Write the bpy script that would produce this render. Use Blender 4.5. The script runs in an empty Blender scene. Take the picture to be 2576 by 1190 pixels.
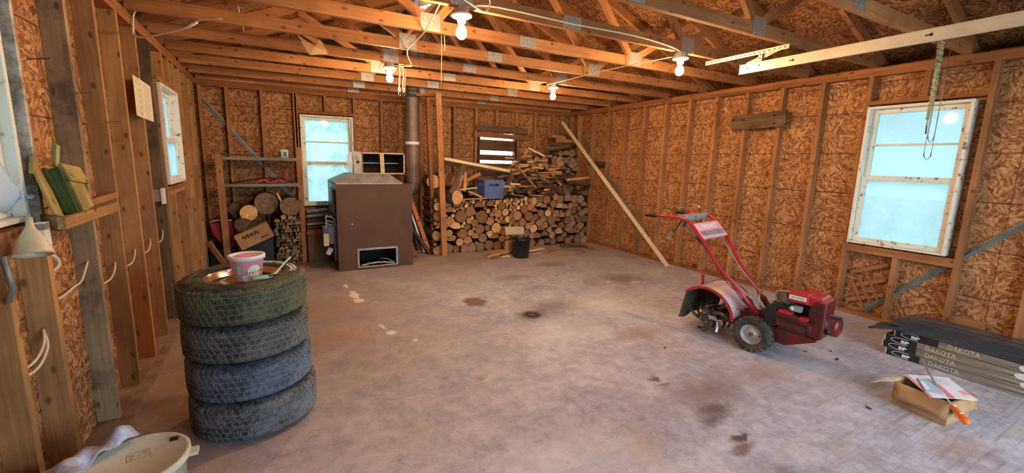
import bpy, math, random
from mathutils import Vector, Matrix, Euler, noise
random.seed(11)
PI = math.pi
sc = bpy.context.scene
COL = sc.collection

# ------------------------------------------------------------------ camera, world, light, exposure
W = 5.979            # room width (x), back wall at y = 0, camera looks towards +y
FRONT = -8.2         # front wall
PL = 2.354           # underside of the top plates
TOP = 2.43           # top of the top plates = underside of truss chords

cam = bpy.data.cameras.new('camera')
camo = bpy.data.objects.new('camera', cam)
COL.objects.link(camo)
sc.camera = camo
yaw, pitch, roll = 0.49070, 0.16424, 0.022198
Fw = Vector((math.sin(yaw) * math.cos(pitch), math.cos(yaw) * math.cos(pitch), -math.sin(pitch)))
R0 = Vector((math.cos(yaw), -math.sin(yaw), 0)); U0 = R0.cross(Fw)
Rr = R0 * math.cos(roll) + U0 * math.sin(roll); Ur = -R0 * math.sin(roll) + U0 * math.cos(roll)
m = Matrix((Rr, Ur, -Fw)).transposed().to_4x4()
m.translation = Vector((0.82997, -6.80353, 1.47503))
camo.matrix_world = m
cam.sensor_fit = 'HORIZONTAL'; cam.sensor_width = 36
cam.lens = 1053.354 / 2576 * 36
cam.shift_x = (1288 - 1255.22) / 2576
cam.shift_y = (579.135 - 595) / 2576
cam.clip_start = 0.02; cam.clip_end = 200

world = bpy.data.worlds.new('sky'); sc.world = world; world.use_nodes = True
bg = world.node_tree.nodes['Background']
bg.inputs[0].default_value = (0.66, 0.82, 1.0, 1)
bg.inputs[1].default_value = 7.2
BULB = 980.0
sc.view_settings.view_transform = 'Standard'
sc.view_settings.look = 'None'
sc.view_settings.gamma = 1
sc.view_settings.exposure = 0.0
sc.cycles.use_denoising = True
sc.cycles.max_bounces = 7; sc.cycles.diffuse_bounces = 4; sc.cycles.glossy_bounces = 3
sc.cycles.transmission_bounces = 4; sc.cycles.transparent_max_bounces = 8
sc.cycles.sample_clamp_indirect = 6

# light that comes in through the openings: portals tell the renderer where the sky shows
def portal(loc, rot, sx, sy):
    l = bpy.data.lights.new('portal', 'AREA'); l.shape = 'RECTANGLE'; l.size = sx; l.size_y = sy
    l.cycles.is_portal = True
    o = bpy.data.objects.new('daylight_portal', l); o.location = loc; o.rotation_euler = rot; COL.objects.link(o); o['kind'] = 'helper'
portal((3.55, FRONT - .02, 1.15), (PI / 2, 0, 0), 3.3, 2.3)
portal((W + .12, -5.12, 1.4), (0, PI / 2, 0), 1.4, .72)
portal((-.12, -1.83, 1.64), (0, -PI / 2, 0), .9, .66)
portal((-.12, -5.0, 1.66), (0, -PI / 2, 0), .9, .95)
portal((1.55, .12, 1.41), (-PI / 2, 0, 0), .72, 1.36)

# ------------------------------------------------------------------ material helpers
class NT:
    def __init__(s, name):
        s.m = bpy.data.materials.new(name); s.m.use_nodes = True
        s.t = s.m.node_tree; s.b = s.t.nodes['Principled BSDF']; s.out = s.t.nodes['Material Output']
    def n(s, typ, **kw):
        nd = s.t.nodes.new('ShaderNode' + typ)
        for k, v in kw.items():
            if k.startswith('i_'):
                key = k[2:]; key = int(key) if key.isdigit() else key.replace('_', ' ')
                s.put(nd.inputs[key], v)
            else: setattr(nd, k, v)
        return nd
    def put(s, inp, v):
        if isinstance(v, bpy.types.NodeSocket): s.t.links.new(v, inp)
        elif isinstance(v, bpy.types.Node): s.t.links.new(v.outputs[0], inp)
        else: inp.default_value = v
    def math(s, op, a, b=None, c=None, clamp=False):
        nd = s.t.nodes.new('ShaderNodeMath'); nd.operation = op; nd.use_clamp = clamp
        s.put(nd.inputs[0], a)
        if b is not None: s.put(nd.inputs[1], b)
        if c is not None: s.put(nd.inputs[2], c)
        return nd.outputs[0]
    def ramp(s, fac, stops, interp='LINEAR'):
        nd = s.t.nodes.new('ShaderNodeValToRGB'); cr = nd.color_ramp; cr.interpolation = interp
        while len(cr.elements) < len(stops): cr.elements.new(0.5)
        for e, (p, c) in zip(cr.elements, stops):
            e.position = p; e.color = (c[0], c[1], c[2], 1) if len(c) == 3 else c
        s.put(nd.inputs[0], fac); return nd.outputs[0]
    def mix(s, fac, a, b, mode='MIX'):
        nd = s.t.nodes.new('ShaderNodeMix'); nd.data_type = 'RGBA'; nd.blend_type = mode
        s.put(nd.inputs[0], fac); s.put(nd.inputs[6], c4(a)); s.put(nd.inputs[7], c4(b)); return nd.outputs[2]
    def noise(s, vec, scale, detail=3, rough=.55, dist=0, out=0):
        nd = s.n('TexNoise'); s.put(nd.inputs['Vector'], vec); nd.inputs['Scale'].default_value = scale
        nd.inputs['Detail'].default_value = detail; nd.inputs['Roughness'].default_value = rough
        nd.inputs['Distortion'].default_value = dist; return nd.outputs[out]
    def mapping(s, vec, scale=(1, 1, 1), loc=(0, 0, 0), rot=(0, 0, 0)):
        nd = s.n('Mapping'); s.put(nd.inputs['Vector'], vec); s.put(nd.inputs['Scale'], scale)
        s.put(nd.inputs['Location'], loc); s.put(nd.inputs['Rotation'], rot); return nd.outputs[0]
    def vadd(s, a, b):
        nd = s.n('VectorMath'); nd.operation = 'ADD'; s.put(nd.inputs[0], a); s.put(nd.inputs[1], b); return nd.outputs[0]
    def comb(s, x=0., y=0., z=0.):
        nd = s.n('CombineXYZ'); s.put(nd.inputs[0], x); s.put(nd.inputs[1], y); s.put(nd.inputs[2], z); return nd.outputs[0]
    def sep(s, v):
        nd = s.n('SeparateXYZ'); s.put(nd.inputs[0], v); return nd.outputs
    def uv(s): return s.n('TexCoord').outputs['UV']
    def obj(s): return s.n('TexCoord').outputs['Object']
    def rnd(s): return s.n('ObjectInfo').outputs['Random']
    def bump(s, h, strength=.3, dist=.01):
        nd = s.n('Bump'); s.put(nd.inputs['Height'], h); nd.inputs['Strength'].default_value = strength
        nd.inputs['Distance'].default_value = dist; s.put(s.b.inputs['Normal'], nd.outputs[0])
    def base(s, c): s.put(s.b.inputs['Base Color'], c4(c))
    def set(s, rough=None, metal=None, spec=None):
        if rough is not None: s.put(s.b.inputs['Roughness'], rough)
        if metal is not None: s.put(s.b.inputs['Metallic'], metal)
        if spec is not None: s.put(s.b.inputs['Specular IOR Level'], spec)
def c4(c):
    return (c[0], c[1], c[2], 1) if isinstance(c, (tuple, list)) and len(c) == 3 else c

def plain(name, col, rough=.6, metal=0, spec=.5, var=0.0, dirt=None, dscale=6, bump=0):
    t = NT(name)
    if dirt or var:
        f = t.noise(t.obj(), dscale, 5, .65)
        f = t.ramp(f, [(.38, (0, 0, 0)), (.68, (1, 1, 1))])
        c = t.mix(f, col, dirt if dirt else tuple(x * (1 - var) for x in col)); t.base(c)
        if bump: t.bump(f, bump, .004)
    else: t.base(col)
    t.set(rough, metal, spec); return t.m

def wood(name, light, dark, knots=.75, stain=None, stain_amt=.5, rough=.75, grain=1.0, var=.35, along=1.0):
    t = NT(name); uv = t.uv(); r = t.rnd()
    off = t.comb(t.math('MULTIPLY', r, 37.), t.math('MULTIPLY', r, 91.3), t.math('MULTIPLY', r, 13.))
    v = t.vadd(uv, off)
    warp = t.noise(t.mapping(v, (1.6, 6, 1)), 1.0, 2, out=1)
    v2 = t.vadd(v, t.mapping(warp, (.0, .05, 0)))
    g = t.noise(t.mapping(v2, (1.5 * along, 60, 1)), 1.0, 4, .62)
    g2 = t.noise(t.mapping(v2, (4, 230, 1)), 1.0, 2, .6)
    gg = t.math('ADD', t.math('MULTIPLY', g, .75), t.math('MULTIPLY', g2, .25))
    c = t.ramp(gg, [(.32, dark), (.62, light)])
    big = t.noise(t.mapping(v, (2.2, 5, 1)), 1.0, 3)
    c = t.mix(t.ramp(big, [(.35, (0, 0, 0)), (.75, (.75, .75, .75))]), c, tuple(x * .62 for x in dark), 'MIX')
    k = t.n('TexVoronoi'); k.voronoi_dimensions = '2D'; t.put(k.inputs['Vector'], t.mapping(v2, (8, 15, 1))); k.inputs['Scale'].default_value = 1.0
    kd = t.math('MULTIPLY', t.ramp(k.outputs['Distance'], [(.09, (1, 1, 1)), (.20, (0, 0, 0))]), t.math('GREATER_THAN', t.sep(k.outputs['Color'])[0], .76))
    c = t.mix(t.math('MULTIPLY', kd, knots), c, (dark[0] * .25, dark[1] * .22, dark[2] * .22))
    if stain:
        s_ = t.noise(t.mapping(v, (2.5, 3.5, 1)), 1.3, 5, .7)
        c = t.mix(t.math('MULTIPLY', t.ramp(s_, [(.45, (0, 0, 0)), (.62, (1, 1, 1))]), stain_amt), c, stain)
    bri = t.math('MULTIPLY_ADD', r, var, 1 - var / 2)
    nd = t.n('VectorMath'); nd.operation = 'SCALE'; t.put(nd.inputs[0], c); t.put(nd.inputs[3], bri)
    t.base(nd.outputs[0]); t.set(rough, spec=.25); t.bump(gg, .25 * grain, .003); return t.m

def osb(name, cols, line=.4064, off=.2032, scale=1.0, rough=.7, gray=0.0):
    t = NT(name); uv = t.uv(); r = t.rnd()
    o = t.comb(t.math('MULTIPLY', r, 17.), t.math('MULTIPLY', r, 31.), 0.)
    v = t.vadd(uv, o)
    wv = t.vadd(v, t.mapping(t.noise(v, 9 * scale, 1, out=1), (.012, .012, 0)))
    def flakes(sa, sb, seed):
        a = t.n('TexVoronoi'); t.put(a.inputs['Vector'], t.mapping(wv, (1, 1, 1), (seed, seed * .7, 0))); a.inputs['Scale'].default_value = sa
        h = t.sep(a.outputs['Color'])[0]
        rot = t.n('VectorRotate'); rot.rotation_type = 'Z_AXIS'; t.put(rot.inputs['Vector'], wv)
        t.put(rot.inputs['Angle'], t.math('MULTIPLY', h, 3.1416))
        b = t.n('TexVoronoi'); t.put(b.inputs['Vector'], t.mapping(rot.outputs[0], (1, 3.6, 1), (seed * 3, 1, 0))); b.inputs['Scale'].default_value = sb
        return t.sep(b.outputs['Color'])[1], b.outputs['Distance']
    f1, d1 = flakes(12 * scale, 20 * scale, 1.3)
    f2, d2 = flakes(19 * scale, 36 * scale, 7.7)
    f = t.math('ADD', t.math('MULTIPLY', f1, .68), t.math('MULTIPLY', f2, .32))
    fine = t.noise(t.mapping(uv, (40, 90, 1)), 1.0, 3)
    f = t.math('ADD', f, t.math('MULTIPLY', t.math('SUBTRACT', fine, .5), .40))
    c = t.ramp(f, [(.12, cols[0]), (.38, cols[1]), (.6, cols[2]), (.85, cols[3])])
    big = t.noise(uv, 2.2, 3)
    c = t.mix(t.math('MULTIPLY', t.ramp(big, [(.4, (0, 0, 0)), (.7, (1, 1, 1))]), .35), c, cols[0])
    if line:
        y = t.sep(uv)[1]
        fr = t.math('FRACT', t.math('DIVIDE', t.math('ADD', y, off + 40 * line), line))
        ab = t.math('ABSOLUTE', t.math('SUBTRACT', fr, .5))
        ln = t.math('GREATER_THAN', ab, .5 - .0042 / line)
        ln = t.math('MULTIPLY', ln, t.ramp(t.noise(uv, 3.0, 2), [(.35, (.25, .25, .25)), (.5, (1, 1, 1))]))
        x = t.sep(uv)[0]
        fx = t.math('ABSOLUTE', t.math('SUBTRACT', t.math('FRACT', t.math('DIVIDE', t.math('ADD', x, 12.3), .61)), .5))
        lx = t.math('MULTIPLY', t.math('GREATER_THAN', fx, .4955), .35)
        c = t.mix(t.math('MULTIPLY', t.math('MAXIMUM', ln, lx), .8), c, (.035, .018, .008))
    bri = t.math('MULTIPLY_ADD', r, .22, .9)
    nd = t.n('VectorMath'); nd.operation = 'SCALE'; t.put(nd.inputs[0], c); t.put(nd.inputs[3], bri)
    t.base(nd.outputs[0]); t.set(rough, spec=.3); t.bump(f, .35, .004); return t.m

M = {}
M['stud'] = wood('lumber_orange', (.52, .255, .10), (.34, .14, .05), stain=(.13, .06, .03), stain_amt=.18)
M['stud_l'] = wood('lumber_tan', (.56, .32, .125), (.38, .185, .065), stain=(.12, .09, .05), stain_amt=.3)
M['stud_lg'] = wood('lumber_grey_brown', (.42, .31, .18), (.28, .19, .10), stain=(.04, .035, .03), stain_amt=.65)
M['stud_gray'] = wood('lumber_weathered', (.26, .19, .11), (.14, .095, .055), stain=(.05, .045, .035), stain_amt=.7)
M['chord'] = wood('lumber_truss', (.55, .26, .10), (.36, .145, .052), stain=(.2, .09, .04), stain_amt=.25)
M['plate'] = wood('lumber_plate', (.44, .19, .07), (.27, .10, .036))
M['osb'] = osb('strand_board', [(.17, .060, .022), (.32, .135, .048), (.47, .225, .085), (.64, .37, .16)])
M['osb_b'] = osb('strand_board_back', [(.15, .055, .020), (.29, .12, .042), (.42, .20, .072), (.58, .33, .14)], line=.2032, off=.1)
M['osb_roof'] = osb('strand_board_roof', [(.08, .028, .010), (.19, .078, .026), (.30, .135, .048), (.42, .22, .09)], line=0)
M['white_wood'] = wood('pale_pine', (.80, .66, .42), (.66, .49, .27), knots=.35, var=.1)
M['dark_wood'] = wood('old_brown_board', (.17, .105, .065), (.075, .045, .03), var=.5)
M['kindling'] = wood('kindling_wood', (.62, .33, .14), (.36, .16, .06), knots=.3, var=.7, along=2)
M['moss_wood'] = wood('yellow_green_paint_wood', (.56, .44, .16), (.38, .27, .09), stain=(.17, .16, .04), stain_amt=.6, var=.2)
M['green_wood'] = wood('mossy_green_wood', (.12, .17, .05), (.03, .05, .015), stain=(.02, .03, .01), var=.2)
M['slat_green'] = wood('pale_green_slat', (.50, .55, .26), (.34, .38, .15), knots=.2, var=.1)
M['galv'] = plain('galvanised_steel', (.52, .56, .56), .42, .75, dirt=(.30, .31, .30), dscale=14)
M['galv_dull'] = plain('dull_galvanised_sheet', (.36, .39, .38), .55, .35, dirt=(.26, .20, .14), dscale=9)
M['brace'] = plain('brace_metal', (.30, .36, .35), .5, .5, dirt=(.2, .22, .2), dscale=10)
M['nailplate'] = plain('nail_plate', (.50, .48, .45), .45, .5, dirt=(.32, .28, .24), dscale=60)
M['track'] = plain('track_cream_steel', (.72, .66, .50), .35, .3, dirt=(.6, .54, .4), dscale=5)
M['black'] = plain('black_matte', (.015, .015, .017), .6)
M['near_black'] = plain('near_black', (.012, .011, .01), .9)  # one near-black tone for liners, slots and the drain well
M['rope'] = plain('cord_cream', (.68, .60, .42), .8)
M['wire_yellow'] = plain('wire_jacket', (.72, .62, .36), .55)
M['ceramic'] = plain('porcelain', (.85, .80, .70), .3)
M['brass'] = plain('box_steel', (.45, .42, .38), .4, .7)
M['paper'] = plain('paper_cream', (.72, .68, .52), .85, var=.12, dscale=3)
M['white'] = plain('white_plastic', (.80, .80, .78), .45)
M['ink'] = plain('ink', (.04, .04, .05), .8)
M['white_ink'] = plain('white_ink', (.82, .80, .76), .7)
M['gray_ink'] = plain('gray_ink', (.40, .38, .34), .8)

# painted, chipped sash wood
t = NT('chipped_white_paint'); v = t.obj()
f = t.ramp(t.noise(v, 16, 5, .7), [(.36, (1, 1, 1)), (.42, (0, 0, 0))])
t.base(t.mix(f, (.80, .80, .70), (.24, .15, .085))); t.set(.55); t.bump(f, .4, .003); M['sash'] = t.m
t = NT('stained_gray_paint'); v = t.obj()
f = t.ramp(t.noise(v, 7, 6, .75), [(.4, (0, 0, 0)), (.62, (1, 1, 1))])
t.base(t.mix(f, (.62, .60, .52), (.14, .12, .085))); t.set(.6); M['jamb'] = t.m

# dusty pane: clear glass under a film of dust and plastic
t = NT('dusty_window_pane')
tr = t.n('BsdfTransparent'); tr.inputs[0].default_value = (.40, .485, .475, 1)
di = t.n('BsdfTranslucent'); di.inputs[0].default_value = (.47, .54, .53, 1)
gl = t.n('BsdfGlossy'); gl.inputs['Roughness'].default_value = .04; gl.inputs[0].default_value = (1, 1, 1, 1)
mx = t.n('MixShader'); f = t.ramp(t.noise(t.obj(), 4, 4, .6), [(.3, (.45, .45, .45)), (.7, (.75, .75, .75))])
t.put(mx.inputs[0], f); t.put(mx.inputs[1], tr.outputs[0]); t.put(mx.inputs[2], di.outputs[0])
m2 = t.n('MixShader'); m2.inputs[0].default_value = .025; t.put(m2.inputs[1], mx.outputs[0]); t.put(m2.inputs[2], gl.outputs[0])
t.put(t.out.inputs['Surface'], m2.outputs[0]); M['pane'] = t.m

# bulb
t = NT('lit_bulb_glass'); em = t.n('Emission'); em.inputs[0].default_value = (1.0, .60, .29, 1); em.inputs[1].default_value = BULB
t.put(t.out.inputs['Surface'], em.outputs[0]); M['bulb'] = t.m

# floor
t = NT('stained_concrete'); p = t.obj(); X, Y, Z = t.sep(p)
n1 = t.noise(p, .9, 5, .62); n2 = t.noise(p, 3.3, 6, .68); n3 = t.noise(p, 28, 4, .7)
nf = t.noise(p, 11, 6, .75); nm = t.math('ADD', t.math('MULTIPLY', n1, .38), t.math('ADD', t.math('MULTIPLY', n2, .27), t.math('MULTIPLY', nf, .35)))
c = t.ramp(nm, [(.37, (.25, .215, .24)), (.49, (.44, .43, .485)), (.60, (.71, .72, .80))])
brown = t.ramp(t.math('ADD', t.math('MULTIPLY', n1, .55), t.math('MULTIPLY', n2, .45)), [(.40, (0, 0, 0)), (.58, (1, 1, 1))])
# brown dust settles towards the back and the left wall, worn off in the middle
back = t.math('MULTIPLY_ADD', Y, .42, 1.15); left = t.math('MULTIPLY', t.math('MULTIPLY_ADD', X, -.50, 1.35), t.math('MULTIPLY_ADD', Y, .6, 3.1, clamp=True))
reg = t.math('MAXIMUM', back, left, clamp=True)
reg = t.math('MULTIPLY_ADD', reg, 1.1, 0, clamp=True)
bm = t.math('ADD', t.math('MULTIPLY', brown, .34), t.math('MULTIPLY', reg, .78))
bm = t.math('MULTIPLY', bm, t.math('MULTIPLY_ADD', nm, 1.3, .15), clamp=True)
c = t.mix(bm, c, t.ramp(n2, [(.35, (.19, .105, .055)), (.65, (.42, .26, .15))]))
yel = t.ramp(t.noise(t.mapping(p, (1, 1, 1), (7, 3, 0)), 1.5, 4, .6), [(.55, (0, 0, 0)), (.7, (.35, .35, .35))])
c = t.mix(yel, c, (.52, .40, .20))
warpv = t.vadd(p, t.mapping(t.noise(p, 9, 4, .7, out=1), (.16, .16, 0), (-.08, -.08, 0)))
def spot(c, x, y, rx, ry, col, amt, soft=.5, rz=0):
    q = t.mapping(warpv, (1, 1, 1), (-x, -y, 0)); q = t.mapping(q, (1 / rx, 1 / ry, 0), (0, 0, 0), (0, 0, rz))
    ln = t.n('VectorMath'); ln.operation = 'LENGTH'; t.put(ln.inputs[0], q)
    f = t.ramp(ln.outputs['Value'], [(1 - soft, (amt,) * 3), (1.0, (0, 0, 0))])
    return t.mix(f, c, col)
DK = (.085, .055, .045); BR = (.16, .09, .06); WH = (.86, .80, .66)
for a in [(2.62, -2.96, .15, .17, BR, .85, .35), (2.965, -3.53, .20, .15, DK, .75, .6), (3.35, -3.42, .42, .22, BR, .5, .7),
          (3.09, -4.93, .055, .05, DK, .85, .5), (3.08, -5.02, .09, .04, DK, .6, .7), (3.13, -5.36, .18, .10, DK, .8, .8),
          (3.0, -5.43, .14, .07, DK, .75, .8), (3.0, -5.60, .09, .035, DK, .95, .5), (2.93, -5.66, .12, .04, BR, .8, .6),
          (3.25, -5.2, .55, .26, BR, .6, .9), (2.97, -5.9, .1, .08, DK, .6, .8), (4.3, -1.9, .3, .2, BR, .5, .7), (4.72, -2.9, .35, .3, BR, .6, .8),
          (3.45, -2.3, .3, .16, BR, .5, .8), (2.0, -4.4, .06, .03, DK, .4, .7), (1.04, -2.5, .6, .45, (.30, .17, .08), .6, .8), (1.1, -3.3, .5, .3, (.33, .19, .09), .6, .9),
          (3.55, -1.2, 1.2, .25, (.27, .15, .08), .6, .9), (3.0, -4.0, .5, .35, (.72, .69, .69), .5, .9), (2.0, -5.3, .6, .3, (.70, .67, .68), .5, .9),
          (3.62, -4.30, .35, .2, (.40, .23, .14), .55, .9), (3.92, -5.22, .34, .17, (.36, .20, .11), .6, .9, .5), (4.0, -6.2, .3, .16, (.28, .15, .08), .5, .9),  # brown patches paint the shade beside the tiller and below the box
          (3.9, -3.6, .6, .5, (.72, .68, .66), .5, .9), (4.3, -5.35, .5, .45, (.70, .70, .72), .55, .9)]:
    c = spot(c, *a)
for a in [(1.487, -1.84, .03, .10, WH, .9, .4), (1.515, -2.20, .055, .17, WH, .95, .3), (1.53, -2.42, .06, .09, WH, .9, .3), (1.60, -3.22, .02, .10, WH, .7, .5),
          (1.64, -3.38, .05, .06, WH, .8, .5), (1.777, -3.61, .035, .03, WH, .9, .4), (4.45, -2.95, .05, .03, WH, .8, .5), (4.75, -3.1, .12, .05, WH, .45, .6)]:
    c = spot(c, *a)
# broom and drag streaks at the door end
ang = math.atan2(-.428, .146)
st = t.noise(t.mapping(p, (2.2, 46, 1), (0, 0, 0), (0, 0, -ang)), 1.0, 5, .7)
sm = t.math('MULTIPLY', t.ramp(st, [(.50, (0, 0, 0)), (.66, (1, 1, 1))]), t.math('MULTIPLY', t.math('MULTIPLY_ADD', X, .5, -1.1, clamp=True), t.math('MULTIPLY_ADD', Y, -.8, -3.8, clamp=True)))
c = t.mix(t.math('MULTIPLY', sm, .55), c, (.16, .13, .12))
sc1 = t.n('TexVoronoi'); sc1.feature = 'DISTANCE_TO_EDGE'; t.put(sc1.inputs['Vector'], t.vadd(p, t.mapping(t.noise(p, 3, 4, .6, out=1), (.5, .5, 0)))); sc1.inputs['Scale'].default_value = .55
cr = t.ramp(sc1.outputs['Distance'], [(.0, (.6, .6, .6)), (.006, (0, 0, 0))])
c = t.mix(t.math('MULTIPLY', cr, .3), c, (.12, .09, .08))
for rz_, sc_, col_, am_ in ((.9, 5, (.16, .12, .11), .45), (-.5, 7, (.80, .77, .76), .30)):
    q_ = t.noise(t.mapping(warpv, (1.0, 9, 1), (3, 1, 0), (0, 0, rz_)), sc_, 4, .7)
    c = t.mix(t.math('MULTIPLY', t.ramp(q_, [(.60, (0, 0, 0)), (.70, (1, 1, 1))]), am_), c, col_)
c = t.mix(t.math('MULTIPLY', t.ramp(n3, [(.56, (0, 0, 0)), (.74, (1, 1, 1))]), .4), c, (.24, .19, .17))
c = t.mix(t.math('MULTIPLY', t.ramp(t.noise(p, 60, 3, .7), [(.62, (0, 0, 0)), (.74, (1, 1, 1))]), .5), c, (.80, .76, .74))
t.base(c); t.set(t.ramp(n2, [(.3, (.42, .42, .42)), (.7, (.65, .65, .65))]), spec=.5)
t.bump(t.math('ADD', n2, t.math('MULTIPLY', n3, .4)), .22, .01); M['concrete'] = t.m
M['lawn'] = plain('gravel_and_grass', (.40, .42, .34), .9, dirt=(.30, .36, .22), dscale=1.5)

# firewood ends: rings about the object's own axis (local y runs along the log)
def log_end(name, c1, c2, c3):
    t = NT(name); p = t.obj(); r = t.rnd()
    q = t.vadd(p, t.mapping(t.noise(p, 9, 3, out=1), (.02, 0, .02)))
    ln = t.n('VectorMath'); ln.operation = 'LENGTH'; t.put(ln.inputs[0], t.mapping(q, (1, 0, 1)))
    ring = t.math('SINE', t.math('MULTIPLY', ln.outputs['Value'], 420))
    f = t.math('MULTIPLY_ADD', ring, .10, t.noise(t.mapping(p, (1, .1, 1)), 22, 5, .7))
    c = t.ramp(f, [(.33, c1), (.5, c2), (.68, c3)])
    crack = t.noise(t.mapping(p, (60, 1, 9), (0, 0, 0), (0, .6, 0)), 1.0, 2)
    c = t.mix(t.ramp(crack, [(.62, (0, 0, 0)), (.7, (.7, .7, .7))]), c, (.03, .018, .01))
    nd = t.n('VectorMath'); nd.operation = 'SCALE'; t.put(nd.inputs[0], c); t.put(nd.inputs[3], t.math('MULTIPLY_ADD', r, .7, .65))
    t.base(nd.outputs[0]); t.set(.85, spec=.15); t.bump(f, .3, .004); return t.m
M['end_pale'] = log_end('log_end_pale', (.40, .21, .085), (.60, .35, .155), (.74, .49, .24))
M['end_brown'] = log_end('log_end_brown', (.20, .095, .04), (.36, .18, .08), (.46, .26, .125))
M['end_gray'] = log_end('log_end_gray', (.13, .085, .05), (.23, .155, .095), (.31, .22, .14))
t = NT('bark'); p = t.obj(); n = t.noise(t.mapping(p, (14, 3.5, 14)), 2.2, 5, .7)
t.base(t.ramp(n, [(.3, (.035, .025, .018)), (.6, (.15, .105, .07)), (.8, (.27, .21, .15))])); t.set(.95, spec=.1); t.bump(n, .8, .012); M['bark'] = t.m

# rubber, with dust and moss in the grooves
def rubber(name, dust, damt, base=(.022, .023, .026)):
    t = NT(name); p = t.obj(); r = t.rnd()
    a = t.noise(p, 5, 5, .7); b = t.noise(p, 40, 3, .7)
    f = t.ramp(t.math('ADD', t.math('MULTIPLY', a, .7), t.math('MULTIPLY', b, .3)), [(.42, (0, 0, 0)), (.62, (1, 1, 1))])
    t.base(t.mix(t.math('MULTIPLY', f, damt), base, dust)); t.set(.62, spec=.4); t.bump(b, .15, .003); return t.m
M['tire_moss'] = rubber('tire_moss', (.17, .18, .09), .6)
M['tire_dust'] = rubber('tire_dust', (.19, .195, .17), .6)
M['tire_blue'] = rubber('tire_daylit_dust', (.16, .20, .26), .75, (.03, .036, .046))  # dust with cool daylight from the door painted into its tone
M['tire_gray'] = rubber('tire_grey_dust', (.24, .26, .28), .7)
for k_, d_ in (('tire_moss', (.21, .22, .115)), ('tire_dust', (.25, .26, .22)), ('tire_blue', (.24, .29, .35)), ('tire_gray', (.27, .29, .30))):  # the blue grooves take the same painted daylight tint
    M[k_ + '_groove'] = rubber(k_ + '_groove', d_, 1.0, tuple(x * .55 for x in d_))
M['chrome'] = plain('tarnished_chrome', (.75, .68, .58), .18, 1.0, dirt=(.42, .28, .16), dscale=9)

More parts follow.
